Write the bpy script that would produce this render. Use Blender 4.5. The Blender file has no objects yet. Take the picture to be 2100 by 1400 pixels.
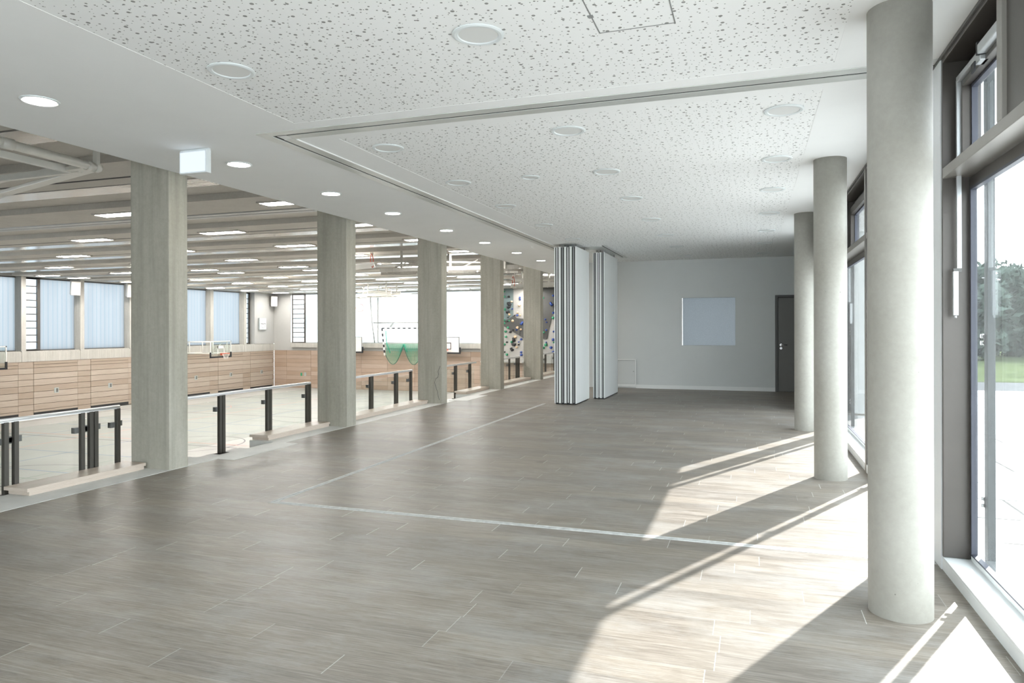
import bpy, bmesh, math, random
from mathutils import Vector, Matrix

S = bpy.context.scene
COL = S.collection
PI = math.pi

# ------------------------------------------------------------------ camera, sky, sun, exposure
TH = 0.3283
cd = bpy.data.cameras.new('camera')
cam = bpy.data.objects.new('camera', cd)
COL.objects.link(cam)
cd.sensor_fit = 'HORIZONTAL'
cd.sensor_width = 36.0
cd.lens = 36.0 * 1448.9 / 2100.0
cd.shift_y = -26.4 / 2100.0
cd.clip_start = 0.05
cd.clip_end = 400
cam.matrix_world = (Matrix.Translation((0, 0, 1.43)) @ Matrix.Rotation(TH, 4, 'Z')
                    @ Matrix.Rotation(PI / 2, 4, 'X') @ Matrix.Rotation(-0.0025, 4, 'Z'))
S.camera = cam

W = bpy.data.worlds.new('sky')
S.world = W
W.use_nodes = True
bg = W.node_tree.nodes['Background']
bg.inputs[0].default_value = (0.87, 0.95, 1.0, 1)
bg.inputs[1].default_value = 3.4

sd = bpy.data.lights.new('sun', 'SUN')
sun = bpy.data.objects.new('sun', sd)
COL.objects.link(sun)
sun.location = (20, 40, 25)
_d = Vector((-1.0, -2.085, -math.tan(math.radians(26.6)) * math.hypot(1, 2.085)))
sun.rotation_euler = _d.to_track_quat('-Z', 'Y').to_euler()
sd.energy = 9.2
sd.angle = math.radians(0.53)
sd.color = (1.0, 0.965, 0.92)

S.view_settings.view_transform = 'Standard'
S.view_settings.look = 'None'
S.view_settings.exposure = 1.26
S.view_settings.gamma = 1.0
S.view_settings.use_curve_mapping = False
S.cycles.max_bounces = 12
S.cycles.diffuse_bounces = 7
S.cycles.glossy_bounces = 4
S.cycles.transmission_bounces = 6
S.cycles.transparent_max_bounces = 16
S.cycles.caustics_reflective = False
S.cycles.caustics_refractive = False
S.cycles.sample_clamp_indirect = 8.0


# ------------------------------------------------------------------ mesh helpers
class MB:
    """collects shapes in world coordinates for one mesh object"""

    def __init__(self):
        self.v, self.f, self.m, self.s = [], [], [], []

    def face(self, pts, m=0, s=False):
        b = len(self.v)
        self.v += [Vector(p) for p in pts]
        self.f.append(list(range(b, b + len(pts))))
        self.m.append(m)
        self.s.append(s)
        return self

    def hull8(self, p, m=0):
        b = len(self.v)
        self.v += [Vector(q) for q in p]
        for q in ((0, 3, 2, 1), (4, 5, 6, 7), (0, 1, 5, 4), (1, 2, 6, 5), (2, 3, 7, 6), (3, 0, 4, 7)):
            self.f.append([b + i for i in q])
            self.m.append(m)
            self.s.append(False)
        return self

    def box(self, x0, x1, y0, y1, z0, z1, m=0):
        return self.hull8([(x0, y0, z0), (x1, y0, z0), (x1, y1, z0), (x0, y1, z0),
                           (x0, y0, z1), (x1, y0, z1), (x1, y1, z1), (x0, y1, z1)], m)

    def bar(self, a, b, w, h, m=0, up=(0, 0, 1)):
        """square bar from a to b"""
        a, b = Vector(a), Vector(b)
        d = (b - a).normalized()
        u = Vector(up)
        if abs(d.dot(u)) > 0.98:
            u = Vector((0, 1, 0))
        sx = d.cross(u).normalized() * (w / 2)
        sz = sx.cross(d).normalized() * (h / 2)
        return self.hull8([a - sx - sz, a + sx - sz, a + sx + sz, a - sx + sz,
                           b - sx - sz, b + sx - sz, b + sx + sz, b - sx + sz], m)

    def ring(self, c, ax, r, n, ph=0.0):
        ax = Vector(ax).normalized()
        t = Vector((0, 0, 1)) if abs(ax.z) < 0.9 else Vector((1, 0, 0))
        u = ax.cross(t).normalized()
        w = ax.cross(u)
        return [Vector(c) + (u * math.cos(ph + 2 * PI * i / n) + w * math.sin(ph + 2 * PI * i / n)) * r for i in range(n)]

    def cyl(self, a, b, r, n=16, m=0, r2=None, cap=True):
        a, b = Vector(a), Vector(b)
        ax = b - a
        k = len(self.v)
        self.v += self.ring(a, ax, r, n) + self.ring(b, ax, r if r2 is None else r2, n)
        for i in range(n):
            j = (i + 1) % n
            self.f.append([k + i, k + j, k + n + j, k + n + i])
            self.m.append(m)
            self.s.append(True)
        if cap:
            self.f.append([k + i for i in range(n)][::-1])
            self.f.append([k + n + i for i in range(n)])
            self.m += [m, m]
            self.s += [False, False]
        return self

    def tube(self, pts, r, n=10, m=0):
        pts = [Vector(p) for p in pts]
        k0 = len(self.v)
        for i, p in enumerate(pts):
            d = (pts[min(i + 1, len(pts) - 1)] - pts[max(i - 1, 0)])
            self.v += self.ring(p, d, r, n)
        for i in range(len(pts) - 1):
            for j in range(n):
                q = (j + 1) % n
                k = k0 + i * n
                self.f.append([k + j, k + q, k + n + q, k + n + j])
                self.m.append(m)
                self.s.append(True)
        self.f.append([k0 + j for j in range(n)][::-1])
        self.f.append([k0 + (len(pts) - 1) * n + j for j in range(n)])
        self.m += [m, m]
        self.s += [False, False]
        return self

    def prism(self, pts, off, m=0):
        """polygon (3d points) extruded by vector off"""
        off = Vector(off)
        n = len(pts)
        k = len(self.v)
        self.v += [Vector(p) for p in pts] + [Vector(p) + off for p in pts]
        self.f.append(list(range(k, k + n))[::-1])
        self.f.append(list(range(k + n, k + 2 * n)))
        self.m += [m, m]
        self.s += [False, False]
        for i in range(n):
            j = (i + 1) % n
            self.f.append([k + i, k + j, k + n + j, k + n + i])
            self.m.append(m)
            self.s.append(False)
        return self

    def lathe(self, prof, c, n=32, m=0, mats=None):
        """profile [(r, z)] around vertical axis at c"""
        c = Vector(c)
        k = len(self.v)
        for r, z in prof:
            self.v += [c + Vector((r * math.cos(2 * PI * i / n), r * math.sin(2 * PI * i / n), z)) for i in range(n)]
        for a in range(len(prof) - 1):
            for i in range(n):
                j = (i + 1) % n
                self.f.append([k + a * n + i, k + a * n + j, k + (a + 1) * n + j, k + (a + 1) * n + i])
                self.m.append(mats[a] if mats else m)
                self.s.append(False)
        return self


def obj(name, mb, mats, parent=None, bevel=0.0, fix=True, props=None):
    me = bpy.data.meshes.new(name)
    o = bpy.data.objects.new(name, me)
    COL.objects.link(o)
    org = Vector((0, 0, 0))
    if parent is not None:
        o.parent = parent
        p = parent
        while p is not None:
            org += p.location
            p = p.parent
    me.from_pydata([tuple(v - org) for v in mb.v], [], mb.f)
    if not isinstance(mats, (list, tuple)):
        mats = [mats]
    for m in mats:
        me.materials.append(m)
    for p, mi, sm in zip(me.polygons, mb.m, mb.s):
        p.material_index = mi
        p.use_smooth = sm
    if fix:
        bm = bmesh.new()
        bm.from_mesh(me)
        bmesh.ops.recalc_face_normals(bm, faces=bm.faces)
        bm.to_mesh(me)
        bm.free()
    me.update()
    if bevel:
        md = o.modifiers.new('edge', 'BEVEL')
        md.width = bevel
        md.segments = 2
        md.limit_method = 'ANGLE'
    if props:
        for a, b in props.items():
            o[a] = b
    return o


def tag(o, label, cat, group=None, kind=None):
    o['label'] = label
    o['category'] = cat
    if group:
        o['group'] = group
    if kind:
        o['kind'] = kind
    return o


def empty(name, loc, label, cat, group=None, kind=None):
    o = bpy.data.objects.new(name, None)
    COL.objects.link(o)
    o.empty_display_size = 0.1
    o.location = loc
    return tag(o, label, cat, group, kind)


def copy_tree(o, loc=None, label=None, parent=None):
    c = o.copy()
    COL.objects.link(c)
    if parent is not None:
        c.parent = parent
    if loc is not None:
        c.location = loc
    if label:
        c['label'] = label
    for ch in list(o.children):
        copy_tree(ch, parent=c)
    return c


def struct(name, mb, mats, label, cat, bevel=0.0, parent=None):
    o = obj(name, mb, mats, parent, bevel)
    return tag(o, label, cat, kind='structure')


# ------------------------------------------------------------------ materials
class NT:
    def __init__(self, name):
        self.mat = bpy.data.materials.new(name)
        self.mat.use_nodes = True
        self.t = self.mat.node_tree
        self.b = self.t.nodes['Principled BSDF']
        self.out = self.t.nodes['Material Output']

    def n(self, typ, **kw):
        x = self.t.nodes.new(typ)
        for k, v in kw.items():
            setattr(x, k, v)
        return x

    def l(self, a, b):
        self.t.links.new(a, b)

    def coord(self, scale=(1, 1, 1), kind='Object'):
        tc = self.n('ShaderNodeTexCoord')
        if kind == 'World':
            src = self.n('ShaderNodeNewGeometry').outputs['Position']
        else:
            src = tc.outputs[kind]
        mp = self.n('ShaderNodeMapping')
        mp.inputs['Scale'].default_value = scale
        self.l(src, mp.inputs[0])
        return mp.outputs[0]

    def noise(self, vec, scale, detail=4, rough=0.6):
        x = self.n('ShaderNodeTexNoise')
        x.inputs['Scale'].default_value = scale
        x.inputs['Detail'].default_value = detail
        x.inputs['Roughness'].default_value = rough
        if vec is not None:
            self.l(vec, x.inputs['Vector'])
        return x.outputs['Fac']

    def ramp(self, fac, stops):
        r = self.n('ShaderNodeValToRGB')
        e = r.color_ramp.elements
        while len(e) < len(stops):
            e.new(0.5)
        for q, (p, c) in zip(e, stops):
            q.position = p
            q.color = (c[0], c[1], c[2], 1) if isinstance(c, (tuple, list)) else (c, c, c, 1)
        self.l(fac, r.inputs[0])
        return r.outputs['Color']

    def mix(self, fac, a, b, blend='MIX'):
        x = self.n('ShaderNodeMix', data_type='RGBA', blend_type=blend)
        for i, s in ((0, fac), (6, a), (7, b)):
            if isinstance(s, (int, float)):
                x.inputs[i].default_value = s if i == 0 else (s, s, s, 1)
            elif isinstance(s, (tuple, list)):
                x.inputs[i].default_value = (s[0], s[1], s[2], 1)
            else:
                self.l(s, x.inputs[i])
        return x.outputs[2]

    def math(self, op, a, b=None, c=None):
        x = self.n('ShaderNodeMath', operation=op)
        for i, s in enumerate((a, b, c)):
            if s is None:
                continue
            if isinstance(s, (int, float)):
                x.inputs[i].default_value = s
            else:
                self.l(s, x.inputs[i])
        return x.outputs[0]

    def bump(self, h, strength=0.2, dist=0.01):
        x = self.n('ShaderNodeBump')
        x.inputs['Strength'].default_value = strength
        x.inputs['Distance'].default_value = dist
        self.l(h, x.inputs['Height'])
        self.l(x.outputs[0], self.b.inputs['Normal'])

    def set(self, color=None, rough=None, metal=None, spec=None):
        if color is not None:
            if isinstance(color, (tuple, list)):
                self.b.inputs['Base Color'].default_value = (color[0], color[1], color[2], 1)
            else:
                self.l(color, self.b.inputs['Base Color'])
        if rough is not None:
            if isinstance(rough, (int, float)):
                self.b.inputs['Roughness'].default_value = rough
            else:
                self.l(rough, self.b.inputs['Roughness'])
        if metal is not None:
            self.b.inputs['Metallic'].default_value = metal
        if spec is not None:
            self.b.inputs['Specular IOR Level'].default_value = spec
        return self.mat


def plain(name, c, rough=0.6, metal=0.0, vary=0.04, scale=6.0, spec=0.5):
    t = NT(name)
    f = t.noise(t.coord(), scale, 3)
    lo = tuple(max(0, x * (1 - vary)) for x in c)
    hi = tuple(min(1, x * (1 + vary)) for x in c)
    return t.set(t.ramp(f, [(0.3, lo), (0.7, hi)]), rough, metal, spec)


def concrete(name, dark, light, pores=0.5, streak=True, rough=0.75):
    t = NT(name)
    v = t.coord(kind='World')
    big = t.noise(t.coord((2.6, 2.6, 0.55), 'World') if streak else v, 1.3, 6, 0.66)
    fine = t.noise(v, 26, 3, 0.7)
    c = t.ramp(big, [(0.28, dark), (0.72, light)])
    c = t.mix(0.16, c, t.ramp(fine, [(0.3, tuple(x * 0.72 for x in dark)), (0.7, tuple(min(1, x * 1.15) for x in light))]))
    if streak:
        st = t.noise(t.coord((9, 9, 0.35), 'World'), 1.6, 4, 0.6)
        c = t.mix(t.ramp(st, [(0.45, 0.0), (0.70, 0.5)]), c, tuple(x * 0.82 for x in dark))
    vo = t.n('ShaderNodeTexVoronoi')
    vo.inputs['Scale'].default_value = 9.0
    t.l(v, vo.inputs['Vector'])
    sep = t.n('ShaderNodeSeparateColor')
    t.l(vo.outputs['Color'], sep.inputs[0])
    rad = t.math('MULTIPLY', t.math('SUBTRACT', sep.outputs[0], 0.66), 0.19 * pores)
    hole = t.math('LESS_THAN', vo.outputs['Distance'], rad)
    c = t.mix(t.math('MULTIPLY', hole, 0.75), c, (0.09, 0.085, 0.075))
    t.bump(fine, 0.12, 0.004)
    return t.set(c, rough)


M = {}
M['col_square'] = concrete('concrete_square_column', (0.332, 0.316, 0.261), (0.488, 0.469, 0.402), 0.4)
M['col_round'] = concrete('concrete_round_column', (0.299, 0.286, 0.249), (0.378, 0.369, 0.332), 0.75, streak=False, rough=0.6)
M['gym_concrete'] = concrete('gym_concrete', (0.36, 0.345, 0.31), (0.48, 0.465, 0.425), 0.2)
M['beam_concrete'] = concrete('beam_concrete', (0.45, 0.425, 0.385), (0.55, 0.525, 0.48), 0.1, streak=False)
M['strip'] = plain('pale_concrete_strip', (0.60, 0.60, 0.58), 0.6, vary=0.06)
M['plaster'] = plain('white_plaster', (0.87, 0.88, 0.875), 0.85, vary=0.012, scale=2)
M['wall_white'] = plain('white_wall_paint', (0.638, 0.655, 0.647), 0.8, vary=0.015, scale=1.5)
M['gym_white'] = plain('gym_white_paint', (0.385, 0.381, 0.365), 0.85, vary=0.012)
M['baseboard'] = plain('white_baseboard_paint', (0.78, 0.79, 0.78), 0.5, vary=0.01)
M['alu'] = plain('silver_aluminium', (0.55, 0.57, 0.58), 0.32, 0.55, 0.03)
M['pale_alu'] = plain('pale_cladding_metal', (0.80, 0.83, 0.84), 0.4, 0.0, 0.02)
M['steel'] = plain('brushed_steel', (0.62, 0.62, 0.62), 0.25, 0.9, 0.03)
M['bronze'] = plain('bronze_window_metal', (0.100, 0.090, 0.082), 0.36, 0.35, 0.03)
M['bronze_light'] = plain('bronze_ledge_metal', (0.306, 0.289, 0.264), 0.35, 0.35, 0.03)
M['post'] = plain('dark_bronze_post', (0.075, 0.068, 0.058), 0.45, 0.3, 0.05)
M['handrail'] = plain('bright_handrail_steel', (0.80, 0.80, 0.80), 0.3, 0.35, 0.02)
M['black'] = plain('black_rubber', (0.012, 0.013, 0.016), 0.5)
M['slot'] = plain('dark_slot', (0.02, 0.02, 0.02), 0.8)
M['dark_grey'] = plain('dark_grey_metal', (0.12, 0.12, 0.115), 0.5)
M['seal_blue'] = plain('dark_glazing_seal', (0.07, 0.075, 0.10), 0.4)
M['door_grey'] = plain('grey_door_paint', (0.155, 0.15, 0.14), 0.5, vary=0.02)
M['door_frame'] = plain('dark_door_frame', (0.085, 0.08, 0.078), 0.5, vary=0.02)
M['panel_white'] = plain('white_partition_laminate', (0.86, 0.875, 0.86), 0.45, vary=0.01)
M['panel_grey'] = plain('grey_partition_profile', (0.33, 0.34, 0.34), 0.4, 0.4)
M['guide'] = plain('grey_guide_rail', (0.075, 0.085, 0.09), 0.6, spec=0.2)
M['gym_backing'] = plain('brown_board_backing', (0.10, 0.07, 0.05), 0.9)
M['lamp_ring'] = plain('white_lamp_ring', (0.72, 0.76, 0.77), 0.4, vary=0.01)
M['lamp_off'] = plain('unlit_lamp_diffuser', (0.74, 0.75, 0.74), 0.5, vary=0.01)
M['white_frame'] = plain('white_steel_tube', (0.72, 0.71, 0.66), 0.4, 0.1, 0.03)
M['grey_frame'] = plain('grey_steel_tube', (0.42, 0.43, 0.42), 0.4, 0.3, 0.03)
M['red'] = plain('orange_red_rim', (0.55, 0.10, 0.05), 0.45)
M['board_white'] = plain('white_backboard', (0.74, 0.73, 0.70), 0.5, vary=0.01)
M['speaker'] = plain('light_grey_speaker', (0.66, 0.64, 0.60), 0.6)
M['clock_face'] = plain('white_clock_face', (0.80, 0.82, 0.80), 0.5)
M['clock_case'] = plain('grey_clock_case', (0.36, 0.40, 0.40), 0.4, 0.3)
M['net_green'] = plain('green_net', (0.05, 0.42, 0.27), 0.7)
M['net_dark'] = plain('dark_green_rope', (0.03, 0.13, 0.09), 0.7)
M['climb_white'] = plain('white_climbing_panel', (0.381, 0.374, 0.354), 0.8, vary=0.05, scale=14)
M['climb_grey'] = plain('dark_grey_climbing_panel', (0.075, 0.075, 0.072), 0.85, vary=0.06, scale=14)
M['climb_teal'] = plain('grey_teal_climbing_panel', (0.165, 0.217, 0.225), 0.85, vary=0.06, scale=14)
M['hold_green'] = plain('green_hold', (0.03, 0.26, 0.13), 0.6)
M['hold_blue'] = plain('blue_hold', (0.03, 0.07, 0.28), 0.6)
M['hold_black'] = plain('black_hold', (0.02, 0.02, 0.022), 0.6)
M['hold_tan'] = plain('tan_hold', (0.62, 0.46, 0.30), 0.6)
M['asphalt'] = plain('pale_asphalt', (0.10, 0.105, 0.11), 0.9, vary=0.12, scale=4, spec=0.0)
M['lawn'] = plain('lawn_green', (0.062, 0.080, 0.040), 0.95, vary=0.25, scale=0.8, spec=0.0)
M['leaf'] = plain('leaf_green', (0.060, 0.082, 0.070), 0.85, vary=0.35, scale=2, spec=0.0)
M['bark'] = plain('bark_brown', (0.06, 0.05, 0.04), 0.9, vary=0.2, spec=0.0)


def emit(name, c, s):
    t = NT(name)
    e = t.n('ShaderNodeEmission')
    e.inputs[0].default_value = (c[0], c[1], c[2], 1)
    e.inputs[1].default_value = s
    t.l(e.outputs[0], t.out.inputs[0])
    return t.mat


M['lamp_on'] = emit('lit_lamp_diffuser', (1.0, 0.93, 0.82), 25.0)
M['gym_lamp'] = emit('lit_gym_lamp', (1.0, 0.97, 0.93), 42.0)
M['sign_lit'] = emit('lit_sign_face', (0.76, 0.85, 0.95), 0.5)


def glass(name, tint=(0.965, 0.975, 0.975), dirt=0.05, refl=1.0, white=(0.8, 0.85, 0.85)):
    t = NT(name)
    tr = t.n('ShaderNodeBsdfTransparent')
    tr.inputs[0].default_value = (*tint, 1)
    gl = t.n('ShaderNodeBsdfGlossy')
    gl.inputs['Roughness'].default_value = 0.02
    fr = t.n('ShaderNodeFresnel')
    geo = t.n('ShaderNodeNewGeometry')
    t.l(t.math('SUBTRACT', 1.5, t.math('MULTIPLY', geo.outputs['Backfacing'], 0.8333)), fr.inputs[0])
    m1 = t.n('ShaderNodeMixShader')
    t.l(t.math('MULTIPLY', fr.outputs[0], refl), m1.inputs[0])
    t.l(tr.outputs[0], m1.inputs[1])
    t.l(gl.outputs[0], m1.inputs[2])
    df = t.n('ShaderNodeBsdfTranslucent')
    df.inputs[0].default_value = (*white, 1)
    m2 = t.n('ShaderNodeMixShader')
    nz = t.noise(t.coord((3, 3, 1), 'World'), 3.0, 6, 0.7)
    t.l(t.math('MULTIPLY', nz, dirt * 2), m2.inputs[0])
    t.l(m1.outputs[0], m2.inputs[1])
    t.l(df.outputs[0], m2.inputs[2])
    t.l(m2.outputs[0], t.out.inputs[0])
    return t.mat


M['glass'] = glass('facade_glass', dirt=0.012)
M['glass_rail'] = glass('railing_glass', (0.95, 0.97, 0.96), 0.006, 0.6)
M['glass_gym'] = glass('gym_window_glass', (0.92, 0.96, 0.98), 0.02, 0.5)
M['glass_louvre'] = glass('tinted_louvre_glass', (0.44, 0.47, 0.49), 0.02, 0.4)
M['glass_board'] = glass('clear_backboard', (0.93, 0.96, 0.95), 0.02, 0.6)


def profile_glass():
    t = NT('profile_glass')
    v = t.coord((0, 1, 0), 'World')
    w = t.n('ShaderNodeTexWave', wave_type='BANDS', bands_direction='Y')
    w.inputs['Scale'].default_value = 1.25
    w.inputs['Distortion'].default_value = 0.0
    t.l(v, w.inputs['Vector'])
    nz = t.noise(v, 2.2, 3)
    c = t.mix(t.ramp(w.outputs['Fac'], [(0.86, 0.0), (0.99, 0.5)]), t.ramp(nz, [(0.3, (0.305, 0.317, 0.329)), (0.7, (0.338, 0.346, 0.352))]), (0.23, 0.288, 0.316))
    tl = t.n('ShaderNodeBsdfTranslucent')
    t.l(c, tl.inputs[0])
    gl = t.n('ShaderNodeBsdfGlossy')
    gl.inputs['Roughness'].default_value = 0.3
    m = t.n('ShaderNodeMixShader')
    m.inputs[0].default_value = 0.04
    t.l(tl.outputs[0], m.inputs[1])
    t.l(gl.outputs[0], m.inputs[2])
    t.l(m.outputs[0], t.out.inputs[0])
    return t.mat


M['profile_glass'] = profile_glass()


def screen_glass():
    t = NT('bright_screen_glass')
    v = t.coord(kind='World')
    nz = t.noise(v, 1.1, 5, 0.6)
    tl = t.n('ShaderNodeBsdfTranslucent')
    t.l(t.ramp(nz, [(0.36, (0.385, 0.43, 0.45)), (0.52, (0.51, 0.53, 0.535))]), tl.inputs[0])  # mottle paints blurred trees and their shade into the glass colour
    t.l(tl.outputs[0], t.out.inputs[0])
    return t.mat


M['screen_glass'] = screen_glass()


def frosted():
    t = NT('frosted_hatch_glass')
    nz = t.noise(t.coord(kind='World'), 60, 2)
    c = t.ramp(nz, [(0.3, (0.33, 0.365, 0.40)), (0.7, (0.37, 0.405, 0.44))])
    return t.set(c, 0.38, 0.35)


M['frosted'] = frosted()


def wood(name, c0, c1, axis_scale, rough=0.5, island=0.12, spec=0.4):
    t = NT(name)
    g = t.n('ShaderNodeNewGeometry')
    v = t.coord(axis_scale, 'World')
    a = t.noise(v, 3.0, 5, 0.65)
    c = t.ramp(a, [(0.3, c0), (0.7, c1)])
    r = t.ramp(g.outputs['Random Per Island'], [(0.0, (1 - island, 1 - island * 1.25, 1 - island * 1.5)), (1.0, (1 + 0, 1, 1))])
    c = t.mix(1.0, c, r, 'MULTIPLY')
    return t.set(c, rough, spec=spec)


M['beech_y'] = wood('beech_boards', (0.359, 0.298, 0.246), (0.426, 0.363, 0.306), (3, 0.35, 6), 0.5, 0.2)
M['beech_x'] = wood('beech_boards_end', (0.373, 0.287, 0.226), (0.447, 0.353, 0.287), (0.35, 3, 6), 0.5, 0.2)
M['bench_top'] = wood('birch_bench_face', (0.504, 0.423, 0.351), (0.594, 0.513, 0.441), (8, 0.8, 8), 0.4, 0.03)


def plywood():
    t = NT('birch_plywood_edge')
    v = t.coord((1, 1, 1), 'World')
    w = t.n('ShaderNodeTexWave', wave_type='BANDS', bands_direction='Z')
    w.inputs['Scale'].default_value = 42
    w.inputs['Distortion'].default_value = 1.2
    t.l(v, w.inputs['Vector'])
    nz = t.noise(t.coord((4, 4, 60), 'World'), 2, 3)
    c = t.mix(0.5, t.ramp(w.outputs['Fac'], [(0.2, (0.50, 0.40, 0.32)), (0.8, (0.68, 0.60, 0.52))]), t.ramp(nz, [(0.3, (0.54, 0.44, 0.36)), (0.7, (0.68, 0.60, 0.53))]))
    return t.set(c, 0.6)


M['ply'] = plywood()


def vinyl_floor():
    t = NT('grey_oak_planks')
    v = t.coord(kind='World')
    sx = t.n('ShaderNodeSeparateXYZ')
    t.l(v, sx.inputs[0])
    PW, PL = 0.18, 1.22
    yr = t.math('DIVIDE', sx.outputs[1], PW)
    row = t.math('FLOOR', yr)
    fy = t.math('FRACT', yr)
    wn = t.n('ShaderNodeTexWhiteNoise', noise_dimensions='1D')
    t.l(row, wn.inputs['W'])
    xr = t.math('ADD', t.math('DIVIDE', sx.outputs[0], PL), t.math('MULTIPLY', wn.outputs['Value'], 5.0))
    colm = t.math('FLOOR', xr)
    fx = t.math('FRACT', xr)
    idv = t.n('ShaderNodeCombineXYZ')
    t.l(row, idv.inputs[0])
    t.l(colm, idv.inputs[1])
    wi = t.n('ShaderNodeTexWhiteNoise', noise_dimensions='2D')
    t.l(idv.outputs[0], wi.inputs['Vector'])
    pid = wi.outputs['Value']
    sc = t.n('ShaderNodeSeparateColor')
    t.l(wi.outputs['Color'], sc.inputs[0])

    def grain(kx, ky, ox, scale, det, ro):
        cmb = t.n('ShaderNodeCombineXYZ')
        t.l(t.math('ADD', t.math('MULTIPLY', sx.outputs[0], kx), t.math('MULTIPLY', pid, ox)), cmb.inputs[0])
        t.l(t.math('ADD', t.math('MULTIPLY', sx.outputs[1], ky), t.math('MULTIPLY', sc.outputs[1], ox)), cmb.inputs[1])
        n = t.n('ShaderNodeTexNoise')
        n.inputs['Scale'].default_value = scale
        n.inputs['Detail'].default_value = det
        n.inputs['Roughness'].default_value = ro
        n.inputs['Distortion'].default_value = 0.6
        t.l(cmb.outputs[0], n.inputs['Vector'])
        return n.outputs['Fac']

    g1 = grain(1.0, 8.0, 23.0, 1.5, 8, 0.7)
    g2 = grain(2.6, 70.0, 11.0, 1.6, 5, 0.72)
    g3 = grain(2.2, 5.5, 41.0, 1.2, 4, 0.6)
    c = t.ramp(g1, [(0.30, (0.105, 0.090, 0.073)), (0.46, (0.195, 0.171, 0.143)), (0.56, (0.252, 0.226, 0.194)), (0.72, (0.345, 0.319, 0.286))])
    c = t.mix(0.5, c, t.ramp(g2, [(0.32, (0.095, 0.081, 0.066)), (0.5, (0.230, 0.205, 0.175)), (0.68, (0.385, 0.356, 0.320))]))
    c = t.mix(t.ramp(g3, [(0.60, 0.0), (0.74, 0.45)]), c, (0.125, 0.106, 0.088))
    tone = t.ramp(pid, [(0.0, (0.86, 0.86, 0.87)), (1.0, (1.07, 1.05, 1.02))])
    c = t.mix(1.0, c, tone, 'MULTIPLY')
    dust = t.noise(t.coord((0.7, 1.2, 1), 'World'), 1.5, 7, 0.75)
    c = t.mix(t.ramp(dust, [(0.47, 0.0), (0.72, 0.38)]), c, (0.40, 0.41, 0.41))
    sm = t.noise(t.coord((2.0, 3.5, 1), 'World'), 1.8, 5, 0.7)
    c = t.mix(t.ramp(sm, [(0.66, 0.0), (0.78, 0.40)]), c, (0.50, 0.51, 0.51))
    jy = t.math('MAXIMUM', t.math('LESS_THAN', fy, 0.007), t.math('GREATER_THAN', fy, 0.993))
    jx = t.math('MAXIMUM', t.math('LESS_THAN', fx, 0.0016), t.math('GREATER_THAN', fx, 0.9984))
    c = t.mix(t.math('MULTIPLY', jy, t.math('MULTIPLY', sc.outputs[0], 0.5)), c, (0.46, 0.45, 0.43))
    c = t.mix(t.math('MULTIPLY', jx, t.math('MULTIPLY_ADD', sc.outputs[2], 0.75, 0.15)), c, (0.66, 0.66, 0.64))
    t.bump(g2, 0.10, 0.002)
    return t.set(c, t.ramp(g1, [(0.3, 0.36), (0.7, 0.50)]), spec=0.29)


M['floor'] = vinyl_floor()


def perforated():
    t = NT('perforated_ceiling_board')
    v = t.coord(kind='World')
    sx = t.n('ShaderNodeSeparateXYZ')
    t.l(v, sx.inputs[0])
    cb = t.n('ShaderNodeCombineXYZ')
    t.l(sx.outputs[0], cb.inputs[0])
    t.l(sx.outputs[1], cb.inputs[1])
    tot = None
    for sc, r0, r1, off in ((10.0, 0.0070, 0.0112, 0.0), (14.0, 0.0046, 0.0072, 3.7), (21.0, 0.0026, 0.0040, 7.1)):
        vo = t.n('ShaderNodeTexVoronoi', voronoi_dimensions='2D')
        vo.inputs['Scale'].default_value = sc
        vo.inputs['Randomness'].default_value = 0.85
        mp = t.n('ShaderNodeMapping')
        mp.inputs['Location'].default_value = (off, off * 0.37, 0)
        t.l(cb.outputs[0], mp.inputs[0])
        t.l(mp.outputs[0], vo.inputs['Vector'])
        sp = t.n('ShaderNodeSeparateColor')
        t.l(vo.outputs['Color'], sp.inputs[0])
        rad = t.math('ADD', t.math('MULTIPLY', sp.outputs[1], (r1 - r0) * sc), r0 * sc)
        h = t.math('MULTIPLY', t.math('LESS_THAN', vo.outputs['Distance'], rad), t.math('GREATER_THAN', sp.outputs[0], 0.20))
        tot = h if tot is None else t.math('MAXIMUM', tot, h)
    c = t.mix(tot, (0.88, 0.89, 0.885), (0.27, 0.27, 0.26))
    inv = t.math('SUBTRACT', 1.0, tot)
    t.bump(inv, 0.5, 0.01)
    return t.set(c, 0.85)


M['perf'] = perforated()


def radiant():
    t = NT('ribbed_radiant_panel')
    w = t.n('ShaderNodeTexWave', wave_type='BANDS', bands_direction='Y')
    w.inputs['Scale'].default_value = 3.3
    t.l(t.coord((0, 1, 0), 'World'), w.inputs['Vector'])
    t.bump(w.outputs['Fac'], 0.06, 0.01)
    return t.set((0.62, 0.62, 0.60), 0.2, 0.55)


M['radiant'] = radiant()


def pavers(name, sx_, sy_, c, m, size=0.008):
    t = NT(name)
    v = t.coord(kind='World')
    br = t.n('ShaderNodeTexBrick')
    for a, b in (('Scale', 1.0), ('Brick Width', sx_), ('Row Height', sy_), ('Mortar Size', size)):
        br.inputs[a].default_value = b
    br.inputs['Color1'].default_value = (*c, 1)
    br.inputs['Color2'].default_value = (*[x * 1.08 for x in c], 1)
    br.inputs['Mortar'].default_value = (*m, 1)
    t.l(v, br.inputs['Vector'])
    return t.set(br.outputs['Color'], 0.8, spec=0.0)


M['patio'] = pavers('pale_patio_pavers', 1.0, 0.7, (0.52, 0.525, 0.525), (0.11, 0.11, 0.11), 0.014)


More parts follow.
